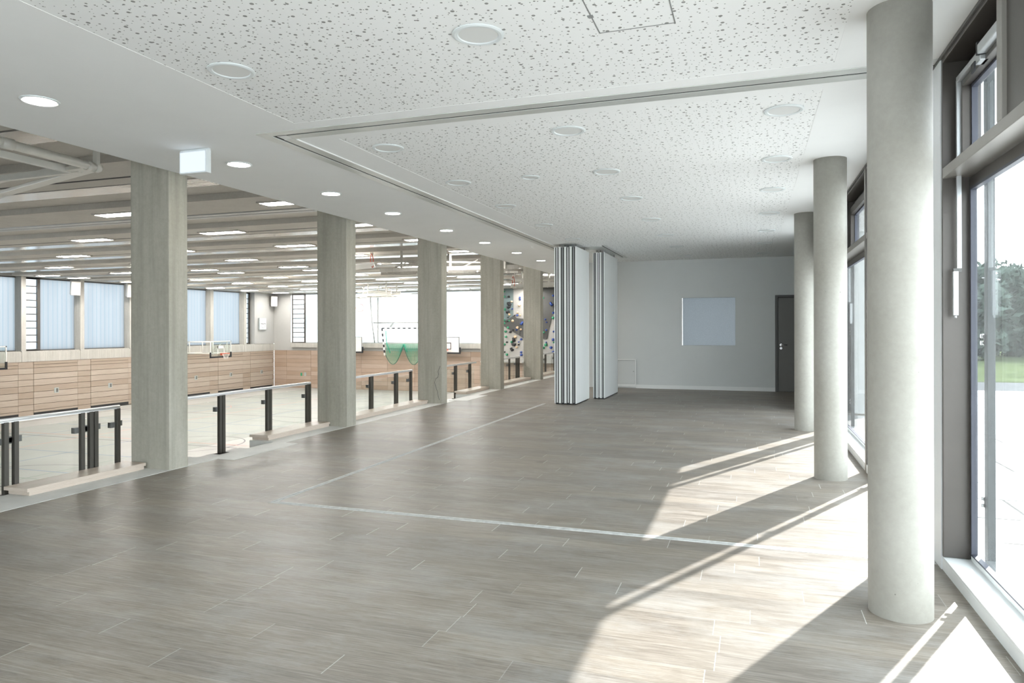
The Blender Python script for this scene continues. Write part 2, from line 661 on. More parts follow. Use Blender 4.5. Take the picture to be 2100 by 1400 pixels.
def brickwork():
    t = NT('blue_grey_brickwork')
    mp = t.n('ShaderNodeMapping')
    mp.inputs['Rotation'].default_value = (PI / 2, 0, 0)
    t.l(t.coord(kind='World'), mp.inputs[0])
    br = t.n('ShaderNodeTexBrick')
    for a, b in (('Scale', 1.0), ('Brick Width', 0.25), ('Row Height', 0.083), ('Mortar Size', 0.006)):
        br.inputs[a].default_value = b
    br.inputs['Color1'].default_value = (0.035, 0.052, 0.060, 1)
    br.inputs['Color2'].default_value = (0.045, 0.063, 0.072, 1)
    br.inputs['Mortar'].default_value = (0.065, 0.085, 0.092, 1)
    t.l(mp.outputs[0], br.inputs['Vector'])
    return t.set(br.outputs['Color'], 0.8)


M['brick'] = brickwork()


def grating():
    t = NT('drain_grating')
    br = t.n('ShaderNodeTexBrick')
    for a, b in (('Scale', 1.0), ('Brick Width', 0.05), ('Row Height', 0.024), ('Mortar Size', 0.008)):
        br.inputs[a].default_value = b
    br.inputs['Color1'].default_value = (0.06, 0.06, 0.06, 1)
    br.inputs['Color2'].default_value = (0.07, 0.07, 0.07, 1)
    br.inputs['Mortar'].default_value = (0.36, 0.37, 0.37, 1)
    t.l(t.coord(kind='World'), br.inputs['Vector'])
    return t.set(br.outputs['Color'], 0.5, 0.2)


M['grating'] = grating()


def sport_floor():
    t = NT('grey_sport_floor')
    nz = t.noise(t.coord(kind='World'), 0.6, 3)
    return t.set(t.ramp(nz, [(0.3, (0.315, 0.307, 0.282)), (0.7, (0.35, 0.342, 0.317))]), 0.5, spec=0.15)


M['sport'] = sport_floor()
M['line_black'] = plain('black_line_paint', (0.060, 0.060, 0.066), 0.5)
M['line_blue'] = plain('blue_line_paint', (0.140, 0.189, 0.252), 0.5)
M['line_green'] = plain('green_line_paint', (0.210, 0.252, 0.203), 0.5)
M['line_red'] = plain('red_line_paint', (0.48, 0.22, 0.17), 0.5)
M['joint'] = plain('dusty_joint_filler', (0.52, 0.53, 0.52), 0.7, vary=0.2, scale=20)
M['joint_dark'] = plain('worn_joint_groove', (0.32, 0.32, 0.31), 0.7, vary=0.2, scale=20)
M['track_metal'] = plain('track_metal', (0.60, 0.62, 0.60), 0.35, 0.3, 0.03)

# ------------------------------------------------------------------ hall shell
H = 3.03
YB = 16.95
XF = 1.06          # inner face of the glazed front
XG = 1.215         # glass plane
XE = -5.57         # edge of the ceiling over the sports hall

mb = MB().box(-5.61, 1.25, -7.0, 27.0, -0.25, 0.0)
mb.box(1.25, 1.8, 13.0, 27.0, -0.25, 0.0)
struct('floor', mb, M['floor'], 'grey brown wood-look plank floor of the foyer', 'floor')

# ceiling: smooth white slab with two perforated fields let into its underside
PF = [(-3.37, 0.47, -6.5, 4.66), (-3.29, 0.45, 5.16, YB)]
mb = MB().box(XE, 1.8, -7.0, 27.0, H + 0.012, H + 0.3)
xs = [XE, -3.37, -3.29, 0.45, 0.47, 1.8]
for (x0, x1, y0, y1) in ((XE, 1.8, -7.0, -6.5), (XE, -3.37, -6.5, 4.66), (0.47, 1.8, -6.5, 4.66), (XE, 1.8, 4.66, 5.16),
                         (XE, -3.29, 5.16, YB), (0.45, 1.8, 5.16, YB), (XE, 1.8, YB, 27.0)):
    mb.box(x0, x1, y0, y1, H, H + 0.012)
for (x0, x1, y0, y1) in PF:
    mb.box(x0, x1, y0, y1, H + 0.0015, H + 0.012, 1)
struct('ceiling', mb, [M['plaster'], M['perf']], 'white foyer ceiling with two fields of scattered round holes', 'ceiling')

# ceiling access flap outline (thin joint lines)
mb = MB()
for (x0, x1, y0, y1) in ((-0.784, -0.778, 3.0, 3.785), (-0.384, -0.378, 3.0, 3.785), (-0.784, -0.378, 3.779, 3.785)):
    mb.box(x0, x1, y0, y1, H - 0.0005, H + 0.004)
mb.box(-0.80, -0.77, 3.55, 3.58, H - 0.001, H + 0.003)
struct('trim_1', mb, M['panel_grey'], 'thin joint around the ceiling access flap', 'trim')

# back wall with an opening, baseboard, door
mb = MB()
for (x0, x1, z0, z1) in ((-3.9, -1.594, 0, H), (-1.594, -0.374, 0, 1.03), (-1.594, -0.374, 2.137, H),
                         (-0.374, 0.478, 0, H), (0.478, 1.43, 2.167, H), (1.43, 1.8, 0, H)):
    mb.box(x0, x1, YB, YB + 0.2, z0, z1)
struct('wall_back', mb, M['wall_white'], 'pale grey white rear wall with a square opening', 'wall')
struct('wall_corridor', MB().box(-3.9, -3.75, YB + 0.2, 27.0, 0, H), M['wall_white'], 'white corridor wall behind the rear room', 'wall')
struct('wall_end', MB().box(-5.6, -3.9, 26.8, 27.0, 0, H), M['wall_white'], 'white wall at the far end of the corridor', 'wall')
struct('wall_right', MB().box(1.6, 1.8, 13.0, YB, 0, H).box(1.25, 1.6, 13.3, 13.5, 0, H), M['wall_white'], 'white wall behind the last round column', 'wall')
mb = MB().box(-2.64, 0.478, YB - 0.02, YB, 0, 0.085)
struct('baseboard_back', mb, M['baseboard'], 'white baseboard along the rear wall', 'baseboard')

# frosted pane set in the opening
w = empty('window_1', (-0.984, YB, 1.03), 'square frosted blue grey pane in the rear wall opening', 'window', kind='structure')
obj('pane', MB().box(-1.56, -0.374, YB + 0.09, YB + 0.11, 1.03, 2.137), M['frosted'], w)
obj('reveal', MB().box(-1.594, -1.565, YB + 0.005, YB + 0.11, 1.03, 2.137), M['baseboard'], w)

d = empty('door_1', (0.95, YB, 0), 'dark grey door in the rear wall beside the last round column', 'door', kind='structure')
mb = MB().box(0.478, 0.535, YB - 0.02, YB + 0.1, 0, 2.167).box(1.375, 1.43, YB - 0.02, YB + 0.1, 0, 2.167).box(0.535, 1.375, YB - 0.02, YB + 0.1, 2.11, 2.167)
obj('frame', mb, M['door_frame'], d, 0.004)
obj('light_block', MB().box(0.50, 1.41, YB + 0.06, YB + 0.12, 0, 2.15), M['slot'], d)  # dark box added behind the door so no outside light shows round the leaf
leaf = obj('leaf', MB().box(0.54, 1.37, YB + 0.005, YB + 0.05, 0.006, 2.105), M['door_grey'], d, 0.003)
mb = MB().cyl((0.60, YB + 0.006, 1.05), (0.60, YB - 0.006, 1.05), 0.026, 20)
mb.tube([(0.60, YB - 0.005, 1.05), (0.60, YB - 0.05, 1.05), (0.615, YB - 0.058, 1.05), (0.73, YB - 0.058, 1.048)], 0.010, 10)
obj('door_handle', mb, M['steel'], leaf)
mb = MB().cyl((0.60, YB + 0.006, 0.975), (0.60, YB - 0.006, 0.975), 0.026, 20)
obj('lock_rosette', mb, M['steel'], leaf)
obj('key_cylinder', MB().cyl((0.60, YB - 0.006, 0.982), (0.60, YB - 0.009, 0.982), 0.008, 12).box(0.596, 0.604, YB - 0.009, YB - 0.006, 0.962, 0.98), M['dark_grey'], leaf)

h = empty('access_hatch', (-2.86, YB, 0.03), 'low white access hatch in the rear wall beside the stacked partition panels', 'hatch')
mb = MB().box(-3.10, -2.672, YB - 0.008, YB, 0.107, 0.658)
obj('door_leaf', mb, M['wall_white'], h)
mb = MB()
for (x0, x1, z0, z1) in ((-3.13, -3.105, 0.03, 0.69), (-2.665, -2.64, 0.03, 0.69), (-3.105, -2.665, 0.665, 0.69), (-3.105, -2.665, 0.03, 0.10)):
    mb.box(x0, x1, YB - 0.022, YB, z0, z1)
obj('frame', mb, M['baseboard'], h, 0.003)
obj('gap', MB().box(-3.105, -2.665, YB - 0.004, YB - 0.001, 0.10, 0.665), M['panel_grey'], h)  # grey sheet painted as the shadow line around the leaf
obj('latch', MB().cyl((-2.70, YB - 0.008, 0.40), (-2.70, YB - 0.012, 0.40), 0.012, 14), M['panel_grey'], h)

# joint lines in the floor under the folding wall track
mb = MB().box(-3.79, -3.765, 4.88, 12.95, -0.01, 0.0015).box(-3.755, -3.735, 4.93, 12.95, -0.01, 0.0015)
mb.box(-3.765, -3.755, 4.9, 12.95, -0.01, 0.0005, 1)
struct('trim_2', mb, [M['joint'], M['joint_dark']], 'dusty floor joint running towards the stacked panels', 'trim')
mb = MB().box(-3.79, 1.05, 4.865, 4.892, -0.01, 0.0015).box(-3.755, 1.05, 4.905, 4.93, -0.01, 0.0015)
mb.box(-3.765, 1.05, 4.892, 4.905, -0.01, 0.0005, 1)
struct('trim_3', mb, [M['joint'], M['joint_dark']], 'dusty floor joint crossing the foyer towards the windows', 'trim')

# ceiling track
t = empty('partition_track', (-3.75, 4.91, H), 'long pale metal partition track along the gym side of the ceiling', 'track')
mb = MB().box(-3.86, -3.765, 4.80, 15.9, H - 0.006, H + 0.004).box(-3.735, -3.64, 5.02, 15.9, H - 0.006, H + 0.004)
obj('rail', mb, M['track_metal'], t, 0.002)
obj('slot', MB().box(-3.762, -3.738, 4.9, 15.9, H - 0.001, H + 0.004), M['slot'], t)
obj('edge_bead', MB().box(-3.632, -3.62, 5.05, 15.9, H - 0.010, H + 0.004), M['baseboard'], t)
t = empty('partition_track', (-1.3, 4.91, H), 'pale metal partition track crossing the ceiling towards the windows', 'track')
mb = MB().box(-3.765, 1.05, 4.80, 4.895, H - 0.006, H + 0.004).box(-3.64, 1.05, 4.925, 5.02, H - 0.006, H + 0.004)
obj('rail', mb, M['track_metal'], t, 0.002)
obj('slot', MB().box(-3.738, 1.05, 4.898, 4.922, H - 0.001, H + 0.004), M['slot'], t)
t = empty('partition_track', (-2.75, 15.0, H), 'short partition track end above the stacked white panels', 'track')
mb = MB().box(-2.82, -2.765, 13.6, 16.0, H - 0.006, H + 0.004).box(-2.735, -2.68, 13.4, 16.0, H - 0.006, H + 0.004)
mb.box(-3.5, -2.82, 13.6, 14.1, H - 0.006, H + 0.004)
obj('rail', mb, M['track_metal'], t, 0.002)
obj('slot', MB().box(-2.762, -2.738, 13.5, 15.8, H - 0.001, H + 0.004), M['slot'], t)

# stacked partition panels
names = ['outermost, nearest the gym side', 'second from the gym side', 'third from the gym side', 'innermost with its broad white face showing']


def partition(x0, x1, y0, y1, label, shift=0.0):
    t = empty('partition_panel', ((x0 + x1) / 2, (y0 + y1) / 2, 0.0), label, 'panel', 'stacked partition panels')
    w_ = x1 - x0
    a = w_ * 0.2
    for p, q in ((x0, x0 + a), (x1 - a, x1)):
        obj('face_board', MB().box(p, q, y0, y1, 0.02, 2.97), M['panel_white'], t, 0.001)
    obj('core', MB().box(x0 + a, x1 - a, y0 + 0.004, y1 - 0.004, 0.03, 2.96), M['slot'], t)
    obj('edge_profile', MB().box(x0 + w_ * 0.40, x0 + w_ * 0.60, y0 + 0.001, y0 + 0.02, 0.03, 2.96), M['panel_grey'] if shift else M['panel_white'], t)
    obj('floor_seal', MB().box(x0 + a, x1 - a, y0 + 0.01, y1 - 0.01, 0.0, 0.03), M['black'], t)
    for yy in (y0 + 0.2, y1 - 0.2):
        obj('hanger', MB().cyl(((x0 + x1) / 2, yy, 2.96), ((x0 + x1) / 2, yy, H), 0.012, 10), M['steel'], t)
    return t


for i in range(4):
    x0 = -3.553 + i * 0.107
    partition(x0, x0 + 0.104, 12.92, 14.02, 'white edged partition panel in the front stack, ' + names[i], i % 2)
n2 = ['outermost, half behind the front stack', 'in the middle of the stack', 'innermost, nearest the windows']
for i in range(3):
    x0 = -3.07 + i * 0.0795
    partition(x0, x0 + 0.077, 14.12, 15.58, 'white edged partition panel in the rear stack, ' + n2[i], (i + 1) % 2)

# ------------------------------------------------------------------ square concrete columns
ordn = ['first', 'second', 'third', 'fourth', 'fifth', 'sixth', 'seventh', 'eighth', 'ninth', 'tenth', 'eleventh', 'twelfth']
CY = [5.67, 8.99, 12.31, 15.63, 18.95]
cl = ['largest square concrete column, nearest the camera', 'second square concrete column from the camera',
      'third square concrete column, with a meandering crack near its foot', 'fourth square concrete column from the camera', 'farthest square concrete column, half hidden by the partition stack']
for i, y in enumerate(CY):
    mb = MB().box(-6.115, -5.61, y, y + 0.25, -2.8, 4.05)
    o = obj('concrete_column', mb, M['col_square'], None, 0.008)
    if i == 2:
        cr = [(-5.64, 12.307, 0.72), (-5.684, 12.307, 0.62), (-5.675, 12.307, 0.56), (-5.69, 12.307, 0.508), (-5.735, 12.307, 0.475), (-5.758, 12.307, 0.404), (-5.74, 12.307, 0.345), (-5.722, 12.307, 0.284), (-5.70, 12.307, 0.24), (-5.691, 12.307, 0.177), (-5.661, 12.307, 0.072)]
        obj('crack', MB().tube([(x_, y_, z_) for x_, y_, z_ in cr], 0.004, 5), M['dark_grey'], o)
    tag(o, cl[i], 'column', 'square columns along the gym', 'thing')
# column beside and behind the camera
# pale strip at the gym edge (slab edge pieces), raised a hair over the plank floor
mb = MB()
mb.box(-6.12, -5.592, -7.0, 6.33, -0.25, 0.003)
mb.box(-5.75, -5.37, 6.33, 7.50, -0.25, 0.003)
mb.box(-6.12, -5.592, 7.50, 12.9, -0.25, 0.003)
mb.box(-5.75, -5.37, 12.95, 14.15, -0.25, 0.003)
mb.box(-6.12, -5.592, 14.15, 27.0, -0.25, 0.003)
mb.box(-6.3, -5.75, 6.33, 7.5, -0.30, -0.10).box(-6.3, -5.75, 12.9, 14.15, -0.30, -0.10)
struct('trim_4', mb, M['strip'], 'pale concrete strip along the gym edge of the floor', 'trim')
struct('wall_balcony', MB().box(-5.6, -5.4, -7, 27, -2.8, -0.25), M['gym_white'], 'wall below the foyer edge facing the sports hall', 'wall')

# ------------------------------------------------------------------ plank benches on the strip
def bench(y0, y1, label, x0=-6.17, x1=-5.885):
    t = empty('plank_bench', ((x0 + x1) / 2, (y0 + y1) / 2, 0.003), label, 'bench', 'plank benches along the gym edge')
    mb = MB().box(x0, x1, y0, y1, 0.036, 0.066)
    for k in range(6):
        pass
    top = obj('top_board', mb, M['ply'], t, 0.0015)
    obj('top_veneer', MB().box(x0 + 0.001, x1 - 0.001, y0 + 0.001, y1 - 0.001, 0.066, 0.067), M['bench_top'], t)
    obj('lower_board', MB().box(x0 + 0.03, x1 - 0.004, y0 + 0.02, y1 - 0.02, 0.003, 0.036), M['ply'], t, 0.0015)


bench(4.39, 5.64, 'light plywood plank bench in the left corner before the first column')
bench(5.95, 6.30, 'short plank bench end just past the first square column', -6.19, -6.125)
bench(7.56, 8.97, 'plywood plank bench ending against the second square column')
bench(9.27, 12.28, 'long plank bench between the second and third square columns')
bench(14.2, 15.61, 'plank bench with a bright top ending at the fourth square column')
bench(15.93, 18.92, 'long plank bench between the fourth and fifth square columns')
bench(19.3, 22.0, 'plank bench end showing past the fifth square column')

# ------------------------------------------------------------------ railing
RX, RZ = -6.22, 0.635


def railing(y0, y1, posts, label, base=-0.10, wide=0.05, clamp_z=0.42, dz=0.0):
    t = empty('railing', (RX, (y0 + y1) / 2, 0.0), label, 'railing', 'railings between the square columns')
    obj('handrail', MB().cyl((RX, y0, RZ + dz), (RX, y1, RZ + dz), 0.017, 14).box(RX - 0.012, RX + 0.012, y0, y1, RZ - 0.022 + dz, RZ - 0.012 + dz), M['handrail'], t)
    obj('glass_panel', MB().box(RX - 0.045, RX - 0.035, y0 + 0.03, y1 - 0.03, 0.02, RZ - 0.09), M['glass_rail'], t)
    for p, two in posts:
        b = base
        mb = MB()
        if two:
            mb.box(RX - 0.02, RX + 0.02, p - wide, p - 0.006, b, RZ - 0.018 + dz).box(RX - 0.02, RX + 0.02, p + 0.006, p + wide, b, RZ - 0.018 + dz)
            mb.box(RX - 0.01, RX + 0.004, p - 0.006, p + 0.006, b, RZ - 0.03 + dz)
        else:
            mb.box(RX - 0.02, RX + 0.02, p - wide * 0.6, p + wide * 0.6, b, RZ - 0.018 + dz)
        po = obj('post', mb, M['post'], t, 0.002)
        obj('base_plate', MB().box(RX - 0.05, RX + 0.05, p - 0.09, p + 0.09, b - 0.012, b), M['post'], po)
        obj('glass_clamp', MB().box(RX - 0.055, RX - 0.012, p - wide - 0.035, p - wide + 0.02, clamp_z, clamp_z + 0.055), M['dark_grey'], po)
        obj('glass_clamp', MB().box(RX - 0.055, RX - 0.012, p + wide - 0.02, p + wide + 0.035, clamp_z + 0.01, clamp_z + 0.065), M['dark_grey'], po)


railing(3.2, 5.62, [(4.44, False), (4.53, False), (5.19, False), (5.285, False), (5.34, False), (5.60, False)], 'steel railing with paired dark posts before the first square column', base=-0.02, wide=0.034)
# gap bay: three double posts
railing(5.95, 8.96, [(7.11, True), (8.01, True), (8.91, True)], 'steel railing with double posts between the first and second square columns')
railing(9.27, 12.28, [(10.73, True), (11.63, True), (12.22, False)], 'railing with a bright handrail between the second and third square columns')
railing(12.6, 15.6, [(14.38, True), (15.21, True)], 'railing between the third and fourth square columns')
railing(15.92, 18.92, [(18.03, False), (18.65, True), (18.85, False)], 'railing before the climbing wall, between the fourth and fifth square columns')
railing(19.24, 24.0, [(21.54, True), (22.6, True)], 'railing beyond the fifth square column')

# ------------------------------------------------------------------ round columns
RC = [(0.70, 3.99), (0.70, 7.34), (0.70, 10.69)]
rl = ['thick round pale concrete column in the right foreground', 'middle round pale concrete column beside the window front', 'farthest round pale concrete column, in front of the grey door']
for (x, y), lab in zip(RC, rl):
    mb = MB().lathe([(0.0, -0.02), (0.146, -0.02), (0.146, 0.0), (0.146, 1.0), (0.146, 2.0), (0.146, H + 0.01), (0.0, H + 0.01)], (x, y, 0), 64)
    mb.s = [True] * len(mb.f)
    o = obj('round_column', mb, M['col_round'])
    for p in o.data.polygons:
        p.use_smooth = abs(p.normal.z) < 0.5
    tag(o, lab, 'column', 'round columns along the windows', 'thing')

# ------------------------------------------------------------------ downlights
def ring_mb(c, r0, r1, r2, lit):
    x, y, z = c
    return MB().lathe([(r1, 0.0), (r0, 0.0), (r0, -0.005), (r0 - 0.012, -0.010), (r1 + 0.004, -0.008), (r1, -0.003), (r1, 0.0)], (x, y, z), 48)


def downlight(loc, r0, r1, lit, label, group):
    t = empty('downlight', loc, label, 'lamp', group)
    x, y, z = loc
    obj('trim_ring', ring_mb(loc, r0, r1, 0, lit), M['lamp_ring'], t)
    k = MB()
    k.face([Vector((x, y, z - 0.003)) + Vector((r1 * math.cos(-2 * PI * i / 48), r1 * math.sin(-2 * PI * i / 48), 0)) for i in range(48)])
    obj('diffuser', k, M['lamp_on'] if lit else M['lamp_off'], t, fix=False)
    return t


LY = [3.61, 5.63, 7.21, 8.72, 10.53, 12.27, 14.14, 15.96]
lit0 = None
for i, y in enumerate(LY):
    lab = 'lit round downlight in the ceiling strip by the gym, %s from the camera' % ordn[i]
    if lit0 is None:
        lit0 = downlight((-4.71, y, H), 0.122, 0.099, True, lab, 'lit downlights along the gym edge')
    else:
        copy_tree(lit0, (-4.71, y, H), lab)
OFF = []
rowY = [3.58, 5.56, 7.14, 8.70, 10.49, 12.33, 14.12, 15.95]
cols_ = {-3.05: 'left', -1.41: 'middle', 0.22: 'window side'}
for r, y in enumerate(rowY):
    for x, nm in cols_.items():
        if (r == 0 and x > 0) or (r >= 6 and x < -3):
            continue
        OFF.append((x, y, 'unlit round downlight in the perforated ceiling, %s column, %s row from the camera' % (nm, ordn[r])))
off0 = None
for x, y, lab in OFF:
    if off0 is None:
        off0 = downlight((x, y, H), 0.141, 0.108, False, lab, 'unlit downlights in the perforated ceiling')
    else:
        copy_tree(off0, (x, y, H), lab)
downlight((-2.218, 7.132, H), 0.098, 0.075, False, 'small unlit round ceiling fitting between two larger downlights of the third row', 'unlit downlights in the perforated ceiling')

# ------------------------------------------------------------------ exit sign (blank lit face)
t = empty('exit_sign', (-4.70, 5.05, H), 'white box sign with a blank glowing face hanging by the first square column', 'sign')
obj('housing', MB().box(-4.845, -4.545, 5.02, 5.075, H - 0.215, H - 0.012).box(-4.85, -4.535, 5.035, 5.06, H - 0.014, H), M['lamp_ring'], t, 0.003)
obj('lit_face', MB().box(-4.832, -4.562, 5.012, 5.021, H - 0.202, H - 0.028), M['sign_lit'], t)

# ------------------------------------------------------------------ window front
def facade_bay(n, y0, y1, label, sash=None, panel=None):
    t = empty('window_%d' % n, (XG, (y0 + y1) / 2, 0), label, 'window', kind='structure')
    # jamb and head frame, transom and sill as folded metal
    mb = MB()
    mb.box(XF, 1.226, y0, y0 + 0.025, 0.08, H)
    mb.box(XF, 1.226, y1 - 0.025, y1, 0.08, H)
    mb.box(XF, 1.226, y0 + 0.025, y1 - 0.025, 2.985, H)
    mb.box(XG - 0.02, XG + 0.012, y0 + 0.025, y1 - 0.025, 2.90, 2.985)
    mb.box(XG - 0.02, XG + 0.012, y0 + 0.025, y1 - 0.025, 2.24, 2.30)
    mb.box(XG - 0.02, XG + 0.012, y0 + 0.025, y0 + 0.05, 0.08, 2.24)
    mb.box(XG - 0.02, XG + 0.012, y1 - 0.05, y1 - 0.025, 0.08, 2.24)
    obj('frame', mb, M['bronze'], t, 0.002)
    obj('transom', MB().box(XF, 1.226, y0 + 0.025, y1 - 0.025, 2.305, 2.365), M['bronze_light'], t, 0.002)
    mb = MB().box(XF, 1.226, y0, y1, 0.062, 0.078).box(XF, XF + 0.012, y0, y1, -0.01, 0.062).box(XG - 0.02, XG + 0.012, y0, y1, 0.078, 0.11)
    obj('sill', mb, M['pale_alu'], t, 0.002)
    obj('seal', MB().box(XG - 0.022, XG + 0.01, y1 - 0.066, y1 - 0.05, 0.11, 2.24).box(XG - 0.022, XG + 0.01, y0 + 0.05, y0 + 0.066, 0.11, 2.24).box(XG - 0.022, XG + 0.01, y0 + 0.066, y1 - 0.066, 0.11, 0.12).box(XG - 0.022, XG + 0.01, y0 + 0.066, y1 - 0.066, 2.225, 2.24), M['seal_blue'], t)
    obj('glass_pane', MB().box(XG - 0.006, XG + 0.002, y0 + 0.05, y1 - 0.05, 0.115, 2.235), M['glass'], t)
    a, b = sash if sash else (y0 + 0.025, y1 - 0.025)
    mb = MB()
    mb.box(XG - 0.075, XG + 0.02, a, a + 0.085, 2.365, 2.90)
    mb.box(XG - 0.075, XG + 0.02, b - 0.085, b, 2.365, 2.90)
    mb.box(XG - 0.075, XG + 0.02, a + 0.085, b - 0.085, 2.365, 2.41)
    mb.box(XG - 0.075, XG + 0.02, a + 0.085, b - 0.085, 2.815, 2.90)
    s = obj('upper_sash', mb, M['bronze'], t, 0.002)
    obj('sash_pane', MB().box(XG - 0.006, XG + 0.002, a + 0.085, b - 0.085, 2.41, 2.815), M['glass'], s)
    mb = MB()
    mb.box(XG - 0.03, XG + 0.0, a + 0.085, a + 0.10, 2.41, 2.815).box(XG - 0.03, XG, b - 0.10, b - 0.085, 2.41, 2.815)
    mb.box(XG - 0.03, XG, a + 0.1, b - 0.1, 2.80, 2.815)
    obj('sash_seal', mb, M['seal_blue'], s)
    if sash:
        for (p, q) in panel:
            obj('side_panel', MB().box(XF + 0.02, 1.22, p, q, 2.365, 2.985), M['bronze'], t, 0.002)
        mb = MB()
        for (p, q) in panel:
            e = q if abs(q - a) < 0.2 else p
            mb.box(XF, XF + 0.05, e - 0.035, e + 0.035, 2.365, 2.985)
        obj('mullion', mb, M['bronze_light'], t, 0.002)
    return t


facade_bay(2, 1.90, 4.78, 'nearest tall window bay with bronze frame in the right foreground', (3.745, 4.755), [(1.93, 3.745)])
facade_bay(3, 5.37, 7.74, 'tall window bay hidden behind the thick round column')
facade_bay(4, 7.80, 10.69, 'tall window bay seen between the two nearest round columns', (7.825, 9.62), [(9.62, 10.66)])
facade_bay(5, 10.75, 12.95, 'last tall window bay before the brick wing')
facade_bay(6, -1.05, 1.84, 'window bay beside the camera')
facade_bay(7, -4.0, -1.11, 'window bay behind the camera')
facade_bay(8, -6.95, -4.06, 'window bay at the rear end of the foyer')
# mullion covers
mb = MB()
for y0, y1 in ((1.84, 1.90), (-1.11, -1.05), (-4.06, -4.0), (7.74, 7.80), (10.69, 10.75)):
    mb.box(XF - 0.004, 1.228, y0, y1, 0.0, H)
struct('trim_5', mb, M['bronze_light'], 'slim bronze mullions between the window bays', 'trim')
mb = MB().box(XF - 0.006, 1.23, 4.78, 5.37, 0.0, H)
struct('trim_6', mb, M['pale_alu'], 'pale metal clad pier behind the thick round column', 'trim')
mb = MB().box(XF, 1.23, 12.95, 13.3, 0.0, H)
struct('trim_7', mb, M['pale_alu'], 'pale metal clad pier at the end of the window front', 'trim')
mb = MB().box(XF - 0.01, XF + 0.0, -6.95, 12.95, H - 0.02, H)
struct('trim_8', mb, M['dark_grey'], 'dark shadow joint between ceiling and window head', 'trim')
# unseen roof edge outside, shaped to block sun through the upper panes
struct('trim_9', MB().box(1.235, 2.02, -8, 13.2, H + 0.24, H + 0.95), M['pale_alu'], 'unseen roof overhang outside the window front, shaped to block high sun', 'trim')
# unseen rear glazing, added behind the camera to let in more light
t = empty('window_9', (-2.2, -7.0, 0), 'unseen glazed rear end of the foyer, added for more daylight', 'window', kind='structure')
mb = MB()
for x in (-5.57, -3.9, -2.2, -0.5, 1.1):
    mb.box(x - 0.03, x + 0.03, -7.1, -7.0, 0, H)
mb.box(-5.6, 1.2, -7.1, -7.0, 0, 0.08)
obj('frame', mb, M['bronze'], t)
obj('glass_pane', MB().box(-5.5, 1.1, -7.06, -7.05, 0.08, H), M['glass'], t)

# fanlight openers
def opener(y, ztop, yb, label, zh, gear=True, dx=0.0):
    x0 = 1.118 + dx
    t = empty('window_opener', (1.115 + dx, y, ztop), label, 'opener', 'silver window openers')
    obj('rod', MB().box(x0, x0 + 0.024, y - 0.010, y + 0.010, zh, ztop), M['alu'], t, 0.002)
    obj('crank_handle', MB().box(x0 - 0.02, x0 + 0.007, y - 0.014, y + 0.012, zh - 0.26, zh - 0.005).cyl((x0 - 0.006, y, zh - 0.275), (x0 - 0.006, y, zh - 0.26), 0.008, 10), M['alu'], t, 0.003)
    obj('collar', MB().box(x0 - 0.018, x0 + 0.024, y - 0.011, y + 0.011, zh - 0.008, zh + 0.012), M['dark_grey'], t)
    if not gear:
        return
    obj('push_bar', MB().bar((1.13, y, ztop), (1.13, yb, ztop), 0.026, 0.03), M['alu'], t, 0.002)
    mb = MB().box(1.10, 1.15, yb - 0.52, yb - 0.06, ztop - 0.02, ztop + 0.03).box(1.115, 1.16, yb - 0.06, yb + 0.03, ztop - 0.045, ztop + 0.01)
    s = obj('scissor_gear', mb, M['alu'], t, 0.004)
    mb = MB().box(1.098, 1.105, yb - 0.03, yb + 0.03, ztop - 0.09, ztop - 0.04).box(1.10, 1.15, yb - 0.075, yb - 0.05, ztop - 0.02, ztop + 0.045)
    obj('bracket', mb, M['black'], s)


opener(4.70, 2.86, 4.30, 'silver crank opener rod on the bronze jamb of the nearest window bay', 1.76)
opener(10.40, 2.30, 10.0, 'silver opener rod in the window bay between the round columns', 1.76, False, 0.06)

# blind guide posts outside
def guide(x, y, label):
    t = empty('guide_post', (x, y, -0.05), label, 'post', 'blind guide posts outside the glass')
    obj('rail', MB().box(x - 0.02, x + 0.02, y - 0.03, y + 0.03, -0.06, 3.26), M['guide'], t, 0.003)
    for z in (0.42, 1.36, 2.3):
        mb = MB().box(x - 0.02, x + 0.015, y + 0.0, y + 0.042, z - 0.03, z + 0.03)
        b = obj('bracket', mb, M['dark_grey'], t)
        for dz in (-0.02, 0.02):
            obj('bolt', MB().cyl((x - 0.035, y + 0.04, z + dz), (x - 0.018, y + 0.04, z + dz), 0.012, 10), M['steel'], b)


guide(1.285, 4.71, 'grey blind guide post outside the nearest window bay')
guide(1.285, 7.64, 'grey blind guide post outside the window bay behind the thick column')
guide(1.285, 10.59, 'grey blind guide post outside the window bay between the round columns')

# ------------------------------------------------------------------ outdoors
GZ = -0.03
struct('ground', MB().box(1.25, 60, -30, 19.0, -0.4, GZ), M['patio'], 'pale paved terrace outside the windows', 'terrace')
struct('road', MB().box(1.25, 60, 19.0, 22.0, -0.4, GZ - 0.005), M['asphalt'], 'pale asphalt path beyond the terrace', 'path')
o = obj('lawn', MB().box(-5, 90, 22.0, 90, -0.4, GZ), M['lawn'])
tag(o, 'green lawn in front of the trees', 'lawn', kind='structure')
struct('trim_10', MB().box(1.36, 1.60, -7, 12.9, GZ, GZ + 0.006), M['grating'], 'perforated metal drain strip along the window front', 'drain')
random.seed(4)


